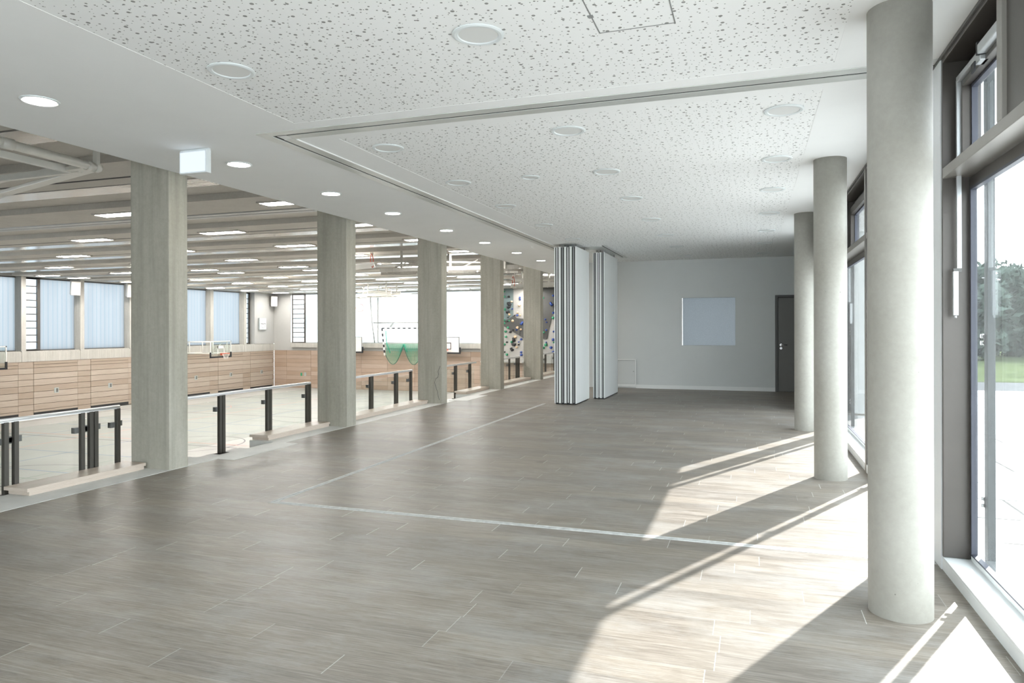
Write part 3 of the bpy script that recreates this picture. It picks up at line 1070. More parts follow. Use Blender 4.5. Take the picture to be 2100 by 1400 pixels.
def tree(x, y, hgt, rad, label):
    t = empty('tree', (x, y, GZ), label, 'tree', 'trees beyond the lawn')
    mb = MB().tube([(x, y, GZ), (x + 0.05, y, GZ + hgt * 0.4), (x, y + 0.1, GZ + hgt * 0.75)], 0.16, 8)
    for k in range(5):
        a = k * 1.3
        mb.tube([(x, y, GZ + hgt * 0.35), (x + math.cos(a) * rad * 0.6, y + math.sin(a) * rad * 0.6, GZ + hgt * 0.65)], 0.05, 6)
    obj('trunk', mb, M['bark'], t)
    mb = MB()
    blobs = [(x + random.uniform(-1, 1) * rad * 0.6, y + random.uniform(-1, 1) * rad * 0.6, GZ + hgt * random.uniform(0.14, 0.84), rad * random.uniform(0.38, 0.62)) for _ in range(22)]
    for k in range(6000):
        bx, by, bz, br = random.choice(blobs)
        d = Vector((random.gauss(0, 1), random.gauss(0, 1), random.gauss(0, 1))).normalized() * br * random.uniform(0.6, 1.0)
        c = Vector((bx, by, bz)) + d
        u = Vector((random.gauss(0, 1), random.gauss(0, 1), random.gauss(0, 1))).normalized()
        v = u.orthogonal().normalized()
        s = random.uniform(0.14, 0.28)
        mb.face([c - u * s, c + v * s * 0.5, c + u * s, c - v * s * 0.5])
    obj('foliage', mb, M['leaf'], t, fix=False)


tree(8.9, 37.5, 4.4, 1.9, 'dense green tree nearest the window jamb')
tree(12.4, 42.0, 4.6, 2.0, 'low spreading green tree in the middle of the view outside')
tree(14.6, 37.6, 4.3, 1.9, 'green tree right of the lamp post outside')
tree(18.6, 41.6, 4.9, 2.0, 'green tree farthest right beyond the lawn')
t = empty('lamp_post', (11.3, 33.5, GZ), 'thin pale lamp post standing on the lawn', 'lamp post')
obj('pole', MB().cyl((11.3, 33.5, GZ), (11.3, 33.5, 4.6), 0.05, 10, r2=0.035), M['alu'], t)
obj('arm', MB().tube([(11.3, 33.5, 4.55), (11.45, 33.4, 4.75), (11.9, 33.2, 4.9)], 0.03, 8), M['alu'], t)
# brick wing beside the window front
o = obj('brick_wing', MB().box(1.36, 1.98, 13.3, 17.2, -0.1, 4.4), M['brick'])
tag(o, 'blue grey brick wing outside the window between the round columns', 'building', kind='structure')

# ------------------------------------------------------------------ sports hall shell
GF = -2.77       # gym floor
GC = 4.0         # underside of gym beams
GX = -33.0       # window wall
GY = 43.12       # end wall
Y0 = -2.0
mb = MB().box(GX - 0.6, -5.7, Y0, GY + 0.3, GF - 0.2, GF)


def stripe(a, b, w_, m):
    a, b = Vector((a[0], a[1], 0)), Vector((b[0], b[1], 0))
    d = (b - a).normalized()
    n = Vector((-d.y, d.x, 0)) * (w_ / 2)
    z = Vector((0, 0, GF + 0.002 + 0.0006 * m))
    mb.face([a - n + z, b - n + z, b + n + z, a + n + z], m)


def arc(cx, cy, r, a0, a1, w_, m, n=40):
    z = GF + 0.002 + 0.0006 * m
    for i in range(n):
        p, q = a0 + (a1 - a0) * i / n, a0 + (a1 - a0) * (i + 1) / n
        mb.face([(cx + math.cos(p) * (r - w_ / 2), cy + math.sin(p) * (r - w_ / 2), z), (cx + math.cos(q) * (r - w_ / 2), cy + math.sin(q) * (r - w_ / 2), z),
                 (cx + math.cos(q) * (r + w_ / 2), cy + math.sin(q) * (r + w_ / 2), z), (cx + math.cos(p) * (r + w_ / 2), cy + math.sin(p) * (r + w_ / 2), z)], m)


for y in (0.5, 8.9, 13.5, 20.5, 28.5, 36.0, 41.6):
    stripe((-31.5, y), (-7.5, y), 0.07, 3)
for y in (3.2, 6.0, 10.5, 15.4, 18.0, 23.4, 25.6, 31.2, 33.5, 38.6):
    stripe((-29.5, y), (-9.0, y), 0.07, 2)
for y in (1.8, 11.9, 14.5, 26.9, 30.0, 40.5):
    stripe((-30.5, y), (-8.0, y), 0.07, 1)
for x in (-31.5, -7.5):
    stripe((x, 0.5), (x, 41.6), 0.07, 3)
for x in (-27.0, -12.5, -22.2):
    stripe((x, 1.8), (x, 40.5), 0.07, 2)
for x in (-19.5, -15.0):
    stripe((x, 3.2), (x, 38.6), 0.07, 1)
stripe((-31.0, 21.0), (-8.5, 21.0), 0.07, 4)
stripe((-24.8, 2.0), (-24.8, 40), 0.07, 4)
arc(-19.5, 20.8, 1.8, 0, 2 * PI, 0.05, 3)
arc(-19.5, 13.4, 3.0, 0, 2 * PI, 0.05, 3)
arc(-19.5, 30.0, 3.0, 0, 2 * PI, 0.05, 3)
arc(-28.5, 30.0, 2.2, 0, 2 * PI, 0.05, 4)
arc(-9.5, 9.2, 2.4, PI / 2, 1.5 * PI, 0.06, 3)
arc(-13.5, 10.5, 1.8, 0, 2 * PI, 0.06, 3)
arc(-26.0, 24.0, 1.6, PI * 0.5, PI * 1.5, 0.05, 3)
struct('floor_gym', mb, [M['sport'], M['line_green'], M['line_blue'], M['line_black'], M['line_red']], 'pale grey sports hall floor with thin coloured court lines', 'floor')

# gym ceiling: slab with shallow concrete beams, dark light slots
RISER = [-0.9, 2.1, 5.2, 8.3, 11.4, 14.5, 17.65, 20.8, 23.9, 27.05, 30.2, 33.3, 36.4, 39.6]
struct('ceiling_gym', MB().box(GX - 0.6, -5.62, Y0, GY + 0.3, 4.13, 4.4), M['beam_concrete'], 'concrete slab above the sports hall beams', 'ceiling')
ordb = ordn + ['thirteenth', 'fourteenth', 'fifteenth', 'sixteenth']
BE = sorted([(y, y + 1.32) for y in RISER] + [(25.78, 26.32), (41.56, 42.95)])
for i, (a, b) in enumerate(BE):
    mb = MB().box(GX, -5.63, a, b, GC, 4.13)
    if b - a > 1.3 and a < 41 and abs(a - 11.4) > 0.01:
        mb.box(GX + 0.5, -6.5, a + 0.84, a + 0.92, GC - 0.0006, GC, 1)
    struct('ceiling_beam', mb, [M['beam_concrete'], M['slot']], 'shallow concrete beam across the gym ceiling, %s from the camera end' % ordb[i], 'beam')
for k, y in enumerate((12.74, 25.25)):
    mb = MB().box(GX, -5.63, y, y + 0.20, GC - 0.02, 4.1).box(GX, -5.63, y + 0.26, y + 0.42, GC - 0.02, 4.1).box(GX, -5.63, y + 0.2, y + 0.26, GC + 0.04, 4.1, 1)
    struct('trim_%d' % (11 + k), mb, [M['grey_frame'], M['slot']], 'dark divider curtain housing across the %s bay of the gym ceiling' % ('near', 'far')[k], 'trim')
# radiant panels
k = 0
for i, y in enumerate(RISER):
    if i in (0, 1, 4, 8):
        continue
    t = empty('radiant_panel', (-19.3, y + 1.7, GC), 'shiny white radiant ceiling strip crossing the gym, %s from the foyer end' % ordn[k], 'ceiling panel', 'radiant strips on the gym ceiling')
    k += 1
    n = 6
    x0, x1 = GX + 0.3, -6.3
    for j in range(n):
        a, b = x0 + (x1 - x0) * j / n + 0.006, x0 + (x1 - x0) * (j + 1) / n - 0.006
        obj('sheet', MB().box(a, b, y + 1.38, y + 1.93, GC, 4.127), M['radiant'], t)
# gym lamps
LR = [5.8, 8.9, 12.0, 15.15, 18.25, 21.35, 24.45, 26.05, 29.2, 32.3, 35.4, 38.5, 41.78]
LXs = [-8.8, -13.2, -17.75, -22.25, -26.8, -31.4]
VIS = [(2, 0), (2, 1), (3, 0), (3, 1), (3, 2), (4, 0), (4, 1), (4, 2), (4, 3), (5, 0), (5, 1), (5, 2), (5, 3), (5, 4), (6, 1), (6, 2), (6, 3), (6, 4), (6, 5), (7, 1), (7, 2), (7, 3),
       (7, 4), (7, 5), (8, 1), (8, 2), (8, 3), (8, 4), (8, 5), (9, 0), (9, 1), (9, 2), (9, 3), (9, 4), (9, 5), (10, 0), (10, 2), (10, 3), (10, 4), (10, 5),
       (11, 1), (11, 2), (11, 3), (11, 4), (11, 5), (12, 1), (12, 2), (12, 3), (12, 5)]
g0 = None
for (r, c) in VIS:
    lab = 'lit oblong gym ceiling lamp, %s row from the camera, %s along from the foyer side' % (ordn[r - 2], ordn[c])
    loc = (LXs[c], LR[r], GC - 0.003)
    if g0 is None:
        x, y, z = loc
        g0 = empty('gym_lamp', loc, lab, 'lamp', 'lit lamps on the gym ceiling')
        mb = MB()
        mb.box(x - 0.66, x + 0.66, y - 0.20, y - 0.165, z - 0.035, z).box(x - 0.66, x + 0.66, y + 0.165, y + 0.20, z - 0.035, z)
        mb.box(x - 0.66, x - 0.61, y - 0.165, y + 0.165, z - 0.035, z).box(x + 0.61, x + 0.66, y - 0.165, y + 0.165, z - 0.035, z)
        obj('housing', mb, M['beam_concrete'], g0)
        obj('diffuser', MB().box(x - 0.61, x + 0.61, y - 0.165, y + 0.165, z - 0.03, z - 0.01), M['gym_lamp'], g0)
    else:
        copy_tree(g0, loc, lab)

# window wall: piers, sill, cladding, windows
PY = [11.95, 15.07, 18.2, 21.32, 24.45, 27.57, 30.65, 33.78, 36.9, 40.05]
mb = MB().box(GX - 0.6, GX + 0.03, Y0, GY, -0.11, 0.36).box(GX - 0.62, GX - 0.03, Y0, GY, 0.36, 0.40)
struct('trim_13', mb, M['gym_concrete'], 'concrete sill band above the wooden gym cladding', 'trim')
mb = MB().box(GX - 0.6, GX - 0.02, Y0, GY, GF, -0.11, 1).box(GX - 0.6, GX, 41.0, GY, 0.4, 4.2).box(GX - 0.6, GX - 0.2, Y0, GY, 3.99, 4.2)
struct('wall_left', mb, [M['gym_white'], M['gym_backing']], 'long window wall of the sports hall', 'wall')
for i, y in enumerate(PY):
    o = obj('wall_pier', MB().box(GX - 0.55, GX + 0.01, y - 0.12, y + 0.12, 0.38, 4.1).box(GX - 0.1, GX + 0.045, y - 0.12, y + 0.12, -0.11, 0.40), M['gym_concrete'], None, 0.006)
    tag(o, 'slim concrete pier between the gym side windows, %s from the end wall' % ordn[9 - i], 'pier', 'concrete piers of the gym window wall', 'structure')


def louvre(t, axis, p, a, b, z0, z1, n=10, gm='glass_louvre'):
    """framed column of narrow horizontal panes; axis 'y' runs along Y at x=p, 'x' along X at y=p"""
    def bx(m_, u0, u1, d0, d1, w0, w1):
        if axis == 'y':
            m_.box(p + d0, p + d1, u0, u1, w0, w1)
        else:
            m_.box(u0, u1, p + d0, p + d1, w0, w1)
    mb = MB()
    bx(mb, a, a + 0.07, -0.05, 0.05, z0, z1)
    bx(mb, b - 0.14, b, -0.05, 0.05, z0, z1)
    bx(mb, a + 0.07, b - 0.14, -0.05, 0.05, z0, z0 + 0.09)
    bx(mb, a + 0.07, b - 0.14, -0.05, 0.05, z1 - 0.10, z1)
    f = obj('louvre_frame', mb, M['bronze'], t)
    zz0, zz1 = z0 + 0.09, z1 - 0.10
    mb, gl = MB(), MB()
    for i in range(n):
        u = zz0 + (zz1 - zz0) * i / n
        if i:
            bx(mb, a + 0.07, b - 0.14, -0.03, 0.03, u - 0.025, u + 0.025)
    bx(gl, a + 0.07, b - 0.14, -0.005, 0.005, zz0, zz1)
    obj('slats', mb, M['bronze'], f)
    obj('slat_panes', gl, M[gm], f)


WX = GX - 0.42
nW = 10
for i in range(len(PY)):
    y0 = PY[i] + 0.12
    y1 = PY[i + 1] - 0.12 if i + 1 < len(PY) else 41.0
    t = empty('window_%d' % nW, (WX, (y0 + y1) / 2, 0.4), 'translucent ribbed gym window, %s from the end wall' % ordn[9 - i], 'window', kind='structure')
    nW += 1
    mb = MB().box(WX - 0.04, WX + 0.05, y0, y1, 0.38, 0.44).box(WX - 0.04, WX + 0.05, y0, y1, 3.93, 4.01)
    obj('frame', mb, M['bronze'], t)
    a = y0
    if i == 4:
        louvre(t, 'y', WX, y0, y0 + 1.0, 0.40, 4.0)
        a = y0 + 1.0
    if i == len(PY) - 1:
        louvre(t, 'y', WX, y0, 41.0, 0.40, 4.0)
        continue
    obj('ribbed_pane', MB().box(WX - 0.01, WX + 0.01, a, y1, 0.44, 3.93), M['profile_glass'], t)

# wooden cladding between the tilting gates, then the gates themselves
ROW = [GF + 0.04, -2.47, -2.18, -1.88, -1.58, -1.28, -0.98, -0.70, -0.42, -0.265, -0.11]


def boards(y0, y1, x, rows, ysp=None):
    mb = MB()
    for a, b in zip(rows[:-1], rows[1:]):
        e = ysp or [y0, y1]
        for p, q in zip(e[:-1], e[1:]):
            mb.box(x - 0.03, x, p + 0.008, q - 0.008, a + 0.010, b - 0.010)
    return mb


GT = []
y = 24.93
while y > -1:
    y -= 3.12
for k in range(-8, 6):
    y0 = 24.93 + 3.12 * k
    if y0 < -1:
        continue
    GT.append((y0, y0 + 2.36))
mb = MB()
prev = Y0
for a, b in GT:
    m2 = boards(prev, a, GX + 0.01, [r for r in ROW if r != -0.265])
    o = len(mb.v)
    mb.v += m2.v
    mb.f += [[q + o for q in f] for f in m2.f]
    mb.m += m2.m
    mb.s += m2.s
    prev = b
m2 = boards(prev, GY, GX + 0.01, ROW)
o = len(mb.v)
mb.v += m2.v
mb.f += [[q + o for q in f] for f in m2.f]
mb.m += m2.m
mb.s += m2.s
struct('wall_left_cladding', mb, M['beech_y'], 'beech boards between the tilting gates of the window wall', 'cladding')
vis_g = [g for g in GT if g[0] > 20]
for i, (a, b) in enumerate(vis_g):
    t = empty('tilting_gate', (GX + 0.01, (a + b) / 2, GF), 'wooden tilting gate with recessed handle in the gym window wall, %s from the corner' % ordn[len(vis_g) - 1 - i], 'gate', 'tilting gates of the gym stores')
    obj('boards', boards(a, b, GX + 0.02, ROW), M['beech_y'], t)
    c = (a + b) / 2
    mb = MB().box(GX + 0.015, GX + 0.03, c - 0.12, c + 0.12, -1.72, -1.46)
    h = obj('recessed_handle', mb, M['clock_case'], t)
    obj('grip', MB().box(GX + 0.03, GX + 0.036, c - 0.02, c + 0.08, -1.68, -1.50), M['dark_grey'], h)
    obj('floor_gap', MB().box(GX + 0.012, GX + 0.03, a, b, GF, GF + 0.19), M['slot'], t)
# remaining gates before the visible stretch
mb = MB()
for a, b in GT:
    if a <= 20:
        m2 = boards(a, b, GX + 0.02, ROW)
        o = len(mb.v)
        mb.v += m2.v
        mb.f += [[q + o for q in f] for f in m2.f]
        mb.m += m2.m
        mb.s += m2.s
struct('wall_left_near', mb, M['beech_y'], 'beech boards of the window wall nearer the camera side', 'cladding')

# end wall
mb = MB()
XW0, XW1 = -31.57, -16.4
mb.box(GX, XW0, GY, GY + 0.3, -0.09, 4.2).box(XW1, -5.7, GY, GY + 0.3, -0.09, 4.2).box(XW0, XW1, GY, GY + 0.3, -0.09, 0.43).box(XW0, XW1, GY, GY + 0.3, 3.98, 4.2)
mb.box(GX, -5.7, GY + 0.02, GY + 0.3, GF, -0.09, 1)
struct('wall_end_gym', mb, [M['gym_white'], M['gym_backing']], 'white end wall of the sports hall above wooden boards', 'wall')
struct('trim_14', MB().box(XW0 + 0.15, XW1, GY - 0.25, GY, 0.13, 0.44), M['gym_concrete'], 'concrete sill under the big end wall window', 'trim')
mb = MB()
xe = [GX + 0.02] + [-32.9 + 2.05 * k + 1.0 for k in range(0, 14)] + [-5.7]
for a, b in zip(ROW[:-2] + [-0.42], ROW[1:-2] + [-0.42, -0.09]):
    if b <= a:
        continue
    for p, q in zip(xe[:-1], xe[1:]):
        mb.box(p + 0.006, q - 0.006, GY - 0.02, GY + 0.02, a + 0.006, b - 0.006)
mb.box(GX + 0.5, -6, GY - 0.005, GY + 0.01, GF, GF + 0.06)
struct('wall_end_cladding', mb, M['beech_x'], 'beech boards along the gym end wall', 'cladding')
o = obj('handle_plate', MB().box(-30.72, -30.58, GY - 0.03, GY - 0.02, -1.92, -1.70), M['hold_green'])
tag(o, 'small green plate on the wooden end wall of the gym', 'plate')
o = obj('handle_plate', MB().box(-30.42, -30.24, GY - 0.03, GY - 0.02, -1.92, -1.66), M['clock_case'])
tag(o, 'small grey recessed handle beside the green plate on the gym end wall', 'plate')
t = empty('window_%d' % nW, (-24, GY, 0.43), 'huge bright end wall window of the sports hall', 'window', kind='structure')
louvre(t, 'x', GY + 0.12, -31.5, -30.35, 0.43, 3.98, gm='screen_glass')
mb = MB().box(XW0, XW1, GY + 0.08, GY + 0.18, 0.43, 0.50).box(XW0, XW1, GY + 0.08, GY + 0.18, 3.90, 3.98)
for x in (-24.5, -16.45):
    mb.box(x - 0.05, x + 0.05, GY + 0.06, GY + 0.18, 0.43, 3.98)
obj('frame', mb, M['grey_frame'], t)
obj('glass_pane', MB().box(-30.35, XW1, GY + 0.12, GY + 0.13, 0.5, 3.9), M['screen_glass'], t)
struct('wall_near_gym', MB().box(GX, -5.7, Y0 - 0.2, Y0, GF, 4.2), M['gym_white'], 'wall of the sports hall at the camera end', 'wall')
struct('wall_upper', MB().box(-5.60, -5.52, Y0, 27, H + 0.3, 4.2), M['gym_white'], 'gym side fascia above the foyer edge', 'wall')
struct('wall_gym_far_side', MB().box(-5.75, -5.6, 27, GY, GF, 4.2), M['gym_white'], 'gym side wall beyond the foyer', 'wall')

# trees outside the end wall window
def far_tree(x, y, hgt, rad, lab):
    tree(x, y, hgt, rad, lab)


tree(-34.5, 51.0, 8.5, 3.6, 'tree showing through the narrow slatted window of the gym end wall')

# ------------------------------------------------------------------ climbing wall
CWY = 42.75
t = empty('climbing_wall', (-11, CWY, GF), 'climbing wall of white, grey and teal panels with coloured holds at the gym end', 'climbing wall')


def facet(pts, d, m, name='panel'):
    obj(name, MB().prism([(x, CWY - d, z) for x, z in pts], (0, 0.3 + d, 0)), m, t)


facet([(-16.1, -0.75), (-8.0, -0.75), (-8.0, 0.77), (-13.2, 0.77), (-13.78, 0.83), (-15.12, 1.61), (-16.1, 1.9)], 0.05, M['climb_white'])
facet([(-16.1, 1.9), (-15.12, 1.61), (-15.12, 1.82), (-14.43, 2.26), (-14.43, 4.0), (-16.1, 4.0)], 0.06, M['climb_teal'])
facet([(-14.43, 2.26), (-14.2, 2.10), (-13.78, 2.06), (-13.1, 2.06), (-13.1, 4.0), (-14.43, 4.0)], 0.09, M['climb_white'])
facet([(-15.12, 1.61), (-14.0, 0.96), (-14.0, 1.38), (-14.2, 2.10), (-14.43, 2.26), (-15.12, 1.82)], 0.13, M['climb_grey'])
facet([(-14.0, 0.96), (-13.78, 0.83), (-13.2, 0.77), (-13.1, 2.06), (-13.78, 2.06), (-14.2, 2.10), (-14.0, 1.38)], 0.11, M['climb_grey'])
facet([(-13.2, 0.77), (-12.22, 0.77), (-11.72, 2.87), (-11.40, 4.0), (-13.1, 4.0), (-13.1, 2.06)], 0.12, M['climb_grey'])
facet([(-12.22, 0.77), (-8.0, 0.77), (-8.0, 4.0), (-11.40, 4.0), (-11.72, 2.87)], 0.07, M['climb_white'])
HOLDS = [  # crop pixel x, y (7.775 px per picture pixel), size, colour
    (110, 290, 1, 'g'), (112, 370, 1, 'g'), (185, 372, 1.2, 'k'), (365, 388, 1, 'b'), (366, 422, 1, 'b'), (233, 452, 1.2, 't'), (187, 492, 2.2, 'k'),
    (185, 540, 1.8, 'k'), (170, 618, 1.8, 'k'), (118, 576, 1.4, 'g'), (240, 570, .8, 'b'), (193, 657, 1.3, 't'), (172, 703, .8, 'k'), (357, 508, 1.7, 't'),
    (328, 630, 1.2, 't'), (283, 674, .9, 'k'), (324, 672, 1.2, 'b'), (368, 670, 1.1, 't'), (108, 748, 1.1, 'g'), (163, 764, 1, 'k'), (193, 758, .9, 'g'),
    (250, 760, 1.6, 't'), (115, 796, 1.2, 'g'), (174, 866, 1.3, 'g'), (326, 866, 1.6, 't'), (380, 896, 1.2, 't'), (398, 800, 1.8, 'b'), (256, 905, 1, 'k'), (312, 902, 1, 'b'),
    (132, 930, 1.3, 'g'), (209, 936, 1.4, 'k'), (138, 1012, 1.2, 'g'), (288, 1013, 1.7, 't'), (263, 1055, 2.0, 'k'), (384, 1053, 1.2, 'b'), (152, 1098, 1, 'k'),
    (228, 1096, 1.2, 'g'), (344, 1097, .8, 'b'), (112, 1135, 1.2, 'g'), (262, 1135, 2.0, 'k'), (344, 1138, .9, 'k'), (308, 1180, 1.2, 't'), (230, 1215, 1.8, 'k'),
    (113, 1258, 1, 'k'), (384, 1258, 1.2, 'b'), (152, 1298, 1.3, 'g'), (385, 1300, 1.4, 'b'), (862, 500, 1.9, 'b'), (895, 637, 1.3, 'b'), (890, 718, 1.5, 'g'),
    (770, 740, 1, 'b'), (790, 785, .9, 'b'), (785, 907, 1.1, 'b'), (745, 945, 1.1, 'g'), (740, 403, .9, 'g'), (897, 930, 1, 'b'), (890, 1057, 1.6, 'b'), (780, 1100, .8, 'b'),
    (776, 1138, 1.7, 'g'), (738, 1185, 1.4, 'g'), (856, 1182, 1.5, 'b'), (890, 1250, 1.4, 'b'), (897, 1102, .8, 'g'), (893, 370, 1.2, 'b')]
hm = {'g': M['hold_green'], 'b': M['hold_blue'], 'k': M['hold_black'], 't': M['hold_tan']}
hn = {'g': 'green hold', 'b': 'blue hold', 'k': 'black hold', 't': 'tan hold'}
fx, fz, rx_, rz_ = -math.sin(TH), math.cos(TH), math.cos(TH), math.sin(TH)
random.seed(9)
for (px, py, sz, c) in HOLDS:
    X_ = -15.507 + px * 0.004157            # position along the wall
    Z_ = 4.959 - py * 0.003997
    r = 0.058 * sz
    mb = MB()
    n = 8
    ang = random.uniform(0, 6)
    rings = []
    for (q, dd) in ((1.0, 0.0), (0.95, 0.35), (0.6, 0.8), (0.2, 1.0)):
        b = len(mb.v)
        for i in range(n):
            a = 2 * PI * i / n
            e = 1.0 if sz < 1.75 else (1.25 if abs(math.cos(a)) > 0.5 else 0.6)
            mb.v.append(Vector((X_ + r * q * e * math.cos(a + ang) * (1 + 0.2 * math.sin(3 * a + ang)), CWY - (0.03 if dd == 0 else 0.15) - r * dd * 0.8, Z_ + r * q * e * math.sin(a + ang))))
        rings.append(b)
    for b0, b1 in zip(rings[:-1], rings[1:]):
        for i in range(n):
            j = (i + 1) % n
            mb.f.append([b0 + i, b0 + j, b1 + j, b1 + i])
            mb.m.append(0)
            mb.s.append(True)
    mb.f.append([rings[-1] + i for i in range(n)])
    mb.m.append(0)
    mb.s.append(True)
    o = obj('hold', mb, hm[c], t)
    o['label'] = hn[c]

# ------------------------------------------------------------------ gym fittings
def speaker(x, y, z, rz, label, arm=0.3):
    t = empty('loudspeaker', (x, y, z), label, 'speaker', 'loudspeakers on the gym walls')
    obj('cabinet', MB().box(x - 0.18, x + 0.18, y - 0.21, y + 0.21, z - 0.36, z + 0.36), M['speaker'], t, 0.02)
    obj('grille', MB().box(x + 0.18, x + 0.19, y - 0.18, y + 0.18, z - 0.33, z + 0.33), M['board_white'], t)
    obj('bracket', MB().box(x - arm, x - 0.16, y - 0.05, y + 0.05, z - 0.05, z + 0.25), M['grey_frame'], t)
    t.rotation_euler = (0, math.radians(12), rz)


speaker(-32.72, 26.95, 3.56, math.radians(-30), 'light grey loudspeaker on the gym window wall beside the slatted window')
speaker(-32.72, 30.35, 3.60, math.radians(-30), 'light grey loudspeaker on the gym window wall beside the first square column')
speaker(-32.6, 42.6, 3.45, math.radians(-45), 'light grey loudspeaker in the far corner of the gym', 0.47)

t = empty('wall_clock', (GX, 41.75, 1.8), 'square white wall clock near the far gym corner', 'clock')
obj('case', MB().box(GX, GX + 0.12, 41.38, 42.12, 1.38, 2.22), M['clock_case'], t, 0.02)
obj('dial', MB().box(GX + 0.12, GX + 0.125, 41.42, 42.08, 1.42, 2.18), M['clock_face'], t)
mb = MB()
for k in range(12):
    a = k * PI / 6
    p = Vector((GX + 0.128, 41.75 + math.sin(a) * 0.30, 1.8 + math.cos(a) * 0.33))
    q = Vector((GX + 0.128, 41.75 + math.sin(a) * 0.20, 1.8 + math.cos(a) * 0.22))
    mb.bar(p, q, 0.05, 0.006, up=(1, 0, 0))
obj('hour_marks', mb, M['clock_case'], t)
obj('hand', MB().bar((GX + 0.132, 41.75, 1.8), (GX + 0.132, 41.52, 1.84), 0.05, 0.006, up=(1, 0, 0)), M['dark_grey'], t)
obj('hand', MB().bar((GX + 0.135, 41.75, 1.8), (GX + 0.135, 42.0, 1.84), 0.04, 0.006, up=(1, 0, 0)), M['dark_grey'], t)


def rim_mb(c, ax, r=0.225, plate=None):
    ax = Vector(ax).normalized()
    m_ = MB()
    pts = m_.ring(c, ax, r, 28)
    m_.tube(pts + [pts[0]], 0.016, 8)
    return m_


# swing-out glass backboard on the window wall
def wall_hoop(dy, label):
    t = empty('basketball_hoop', (GX, 35.4 + dy, 0.2), label, 'hoop', 'basketball hoops on the gym window wall')
    x = -31.0
    y0, y1, z0, z1 = 34.5 + dy, 36.3 + dy, -0.27, 0.72
    b = obj('backboard', MB().box(x - 0.01, x + 0.01, y0, y1, z0, z1), M['glass_board'], t)
    mb = MB()
    w_ = 0.05
    mb.box(x - 0.015, x + 0.015, y0, y0 + w_, z0, z1).box(x - 0.015, x + 0.015, y1 - w_, y1, z0, z1).box(x - 0.015, x + 0.015, y0, y1, z1 - w_, z1)
    c = (y0 + y1) / 2
    for (a, b_, p, q) in ((c - 0.3, c - 0.24, 0.02, 0.42), (c + 0.24, c + 0.3, 0.02, 0.42), (c - 0.3, c + 0.3, 0.36, 0.42)):
        mb.box(x + 0.010, x + 0.016, a, b_, p - 0.1, q - 0.0)
    obj('board_lines', mb, M['board_white'], b)
    mb = MB().box(x - 0.03, x + 0.03, y0 - 0.02, y1 + 0.02, z0 - 0.03, z0 + 0.05).box(x - 0.03, x + 0.03, y0 - 0.02, y0 + 0.06, z0, z0 + 0.30).box(x - 0.03, x + 0.03, y1 - 0.06, y1 + 0.02, z0, z0 + 0.30)
    obj('edge_pad', mb, M['black'], t)
    r = obj('rim', rim_mb((x + 0.38, c, 0.08 - 0.13), (0, 0, 1)).box(x + 0.02, x + 0.16, c - 0.08, c + 0.08, -0.16, -0.03), M['red'], t)
    mb = MB()
    for k in range(12):
        a, a2 = 2 * PI * k / 12, 2 * PI * (k + 0.5) / 12
        p = Vector((x + 0.38 + math.cos(a) * 0.22, c + math.sin(a) * 0.22, -0.06))
        q = Vector((x + 0.38 + math.cos(a2) * 0.13, c + math.sin(a2) * 0.13, -0.24))
        mb.tube([p, q], 0.006, 5)
        mb.tube([q, Vector((x + 0.38 + math.cos(a2 + 0.26) * 0.12, c + math.sin(a2 + 0.26) * 0.12, -0.40))], 0.006, 5)
    obj('net', mb, M['board_white'], r)
    mb = MB()
    for z in (0.66, -0.04):
        mb.tube([(GX + 0.05, 33.1 + dy, z), (GX + 0.05, 36.0 + dy, z)], 0.03, 8)
        mb.tube([(GX + 0.05, 34.6 + dy, z), (x - 0.05, 34.8 + dy, z)], 0.03, 8)
        mb.tube([(GX + 0.05, 36.0 + dy, z), (x - 0.05, 36.0 + dy, z)], 0.03, 8)
        mb.tube([(x - 0.05, 34.8 + dy, z), (x - 0.05, 36.0 + dy, z)], 0.025, 8)
    for y in (33.1, 33.7, 34.9, 36.0):
        mb.tube([(GX + 0.05, y + dy, 0.66), (GX + 0.05, y + dy, -0.04)], 0.03, 8)
    for y in (34.8, 36.0):
        mb.tube([(x - 0.05, y + dy, 0.66), (x - 0.05, y + dy, -0.12)], 0.025, 8)
    mb.tube([(GX + 0.05, 33.7 + dy, -0.02), (GX + 0.05, 34.9 + dy, 0.62)], 0.015, 6)
    mb.tube([(x - 0.05, 34.8 + dy, 0.1), (x - 0.05, 35.6 + dy, 0.64)], 0.015, 6)
    obj('swing_frame', mb, M['white_frame'], t)


wall_hoop(0, 'glass basketball backboard with orange rim on a swing frame beside the first square column')
wall_hoop(-14.1, 'basketball backboard edge and swing frame at the left edge of the view')


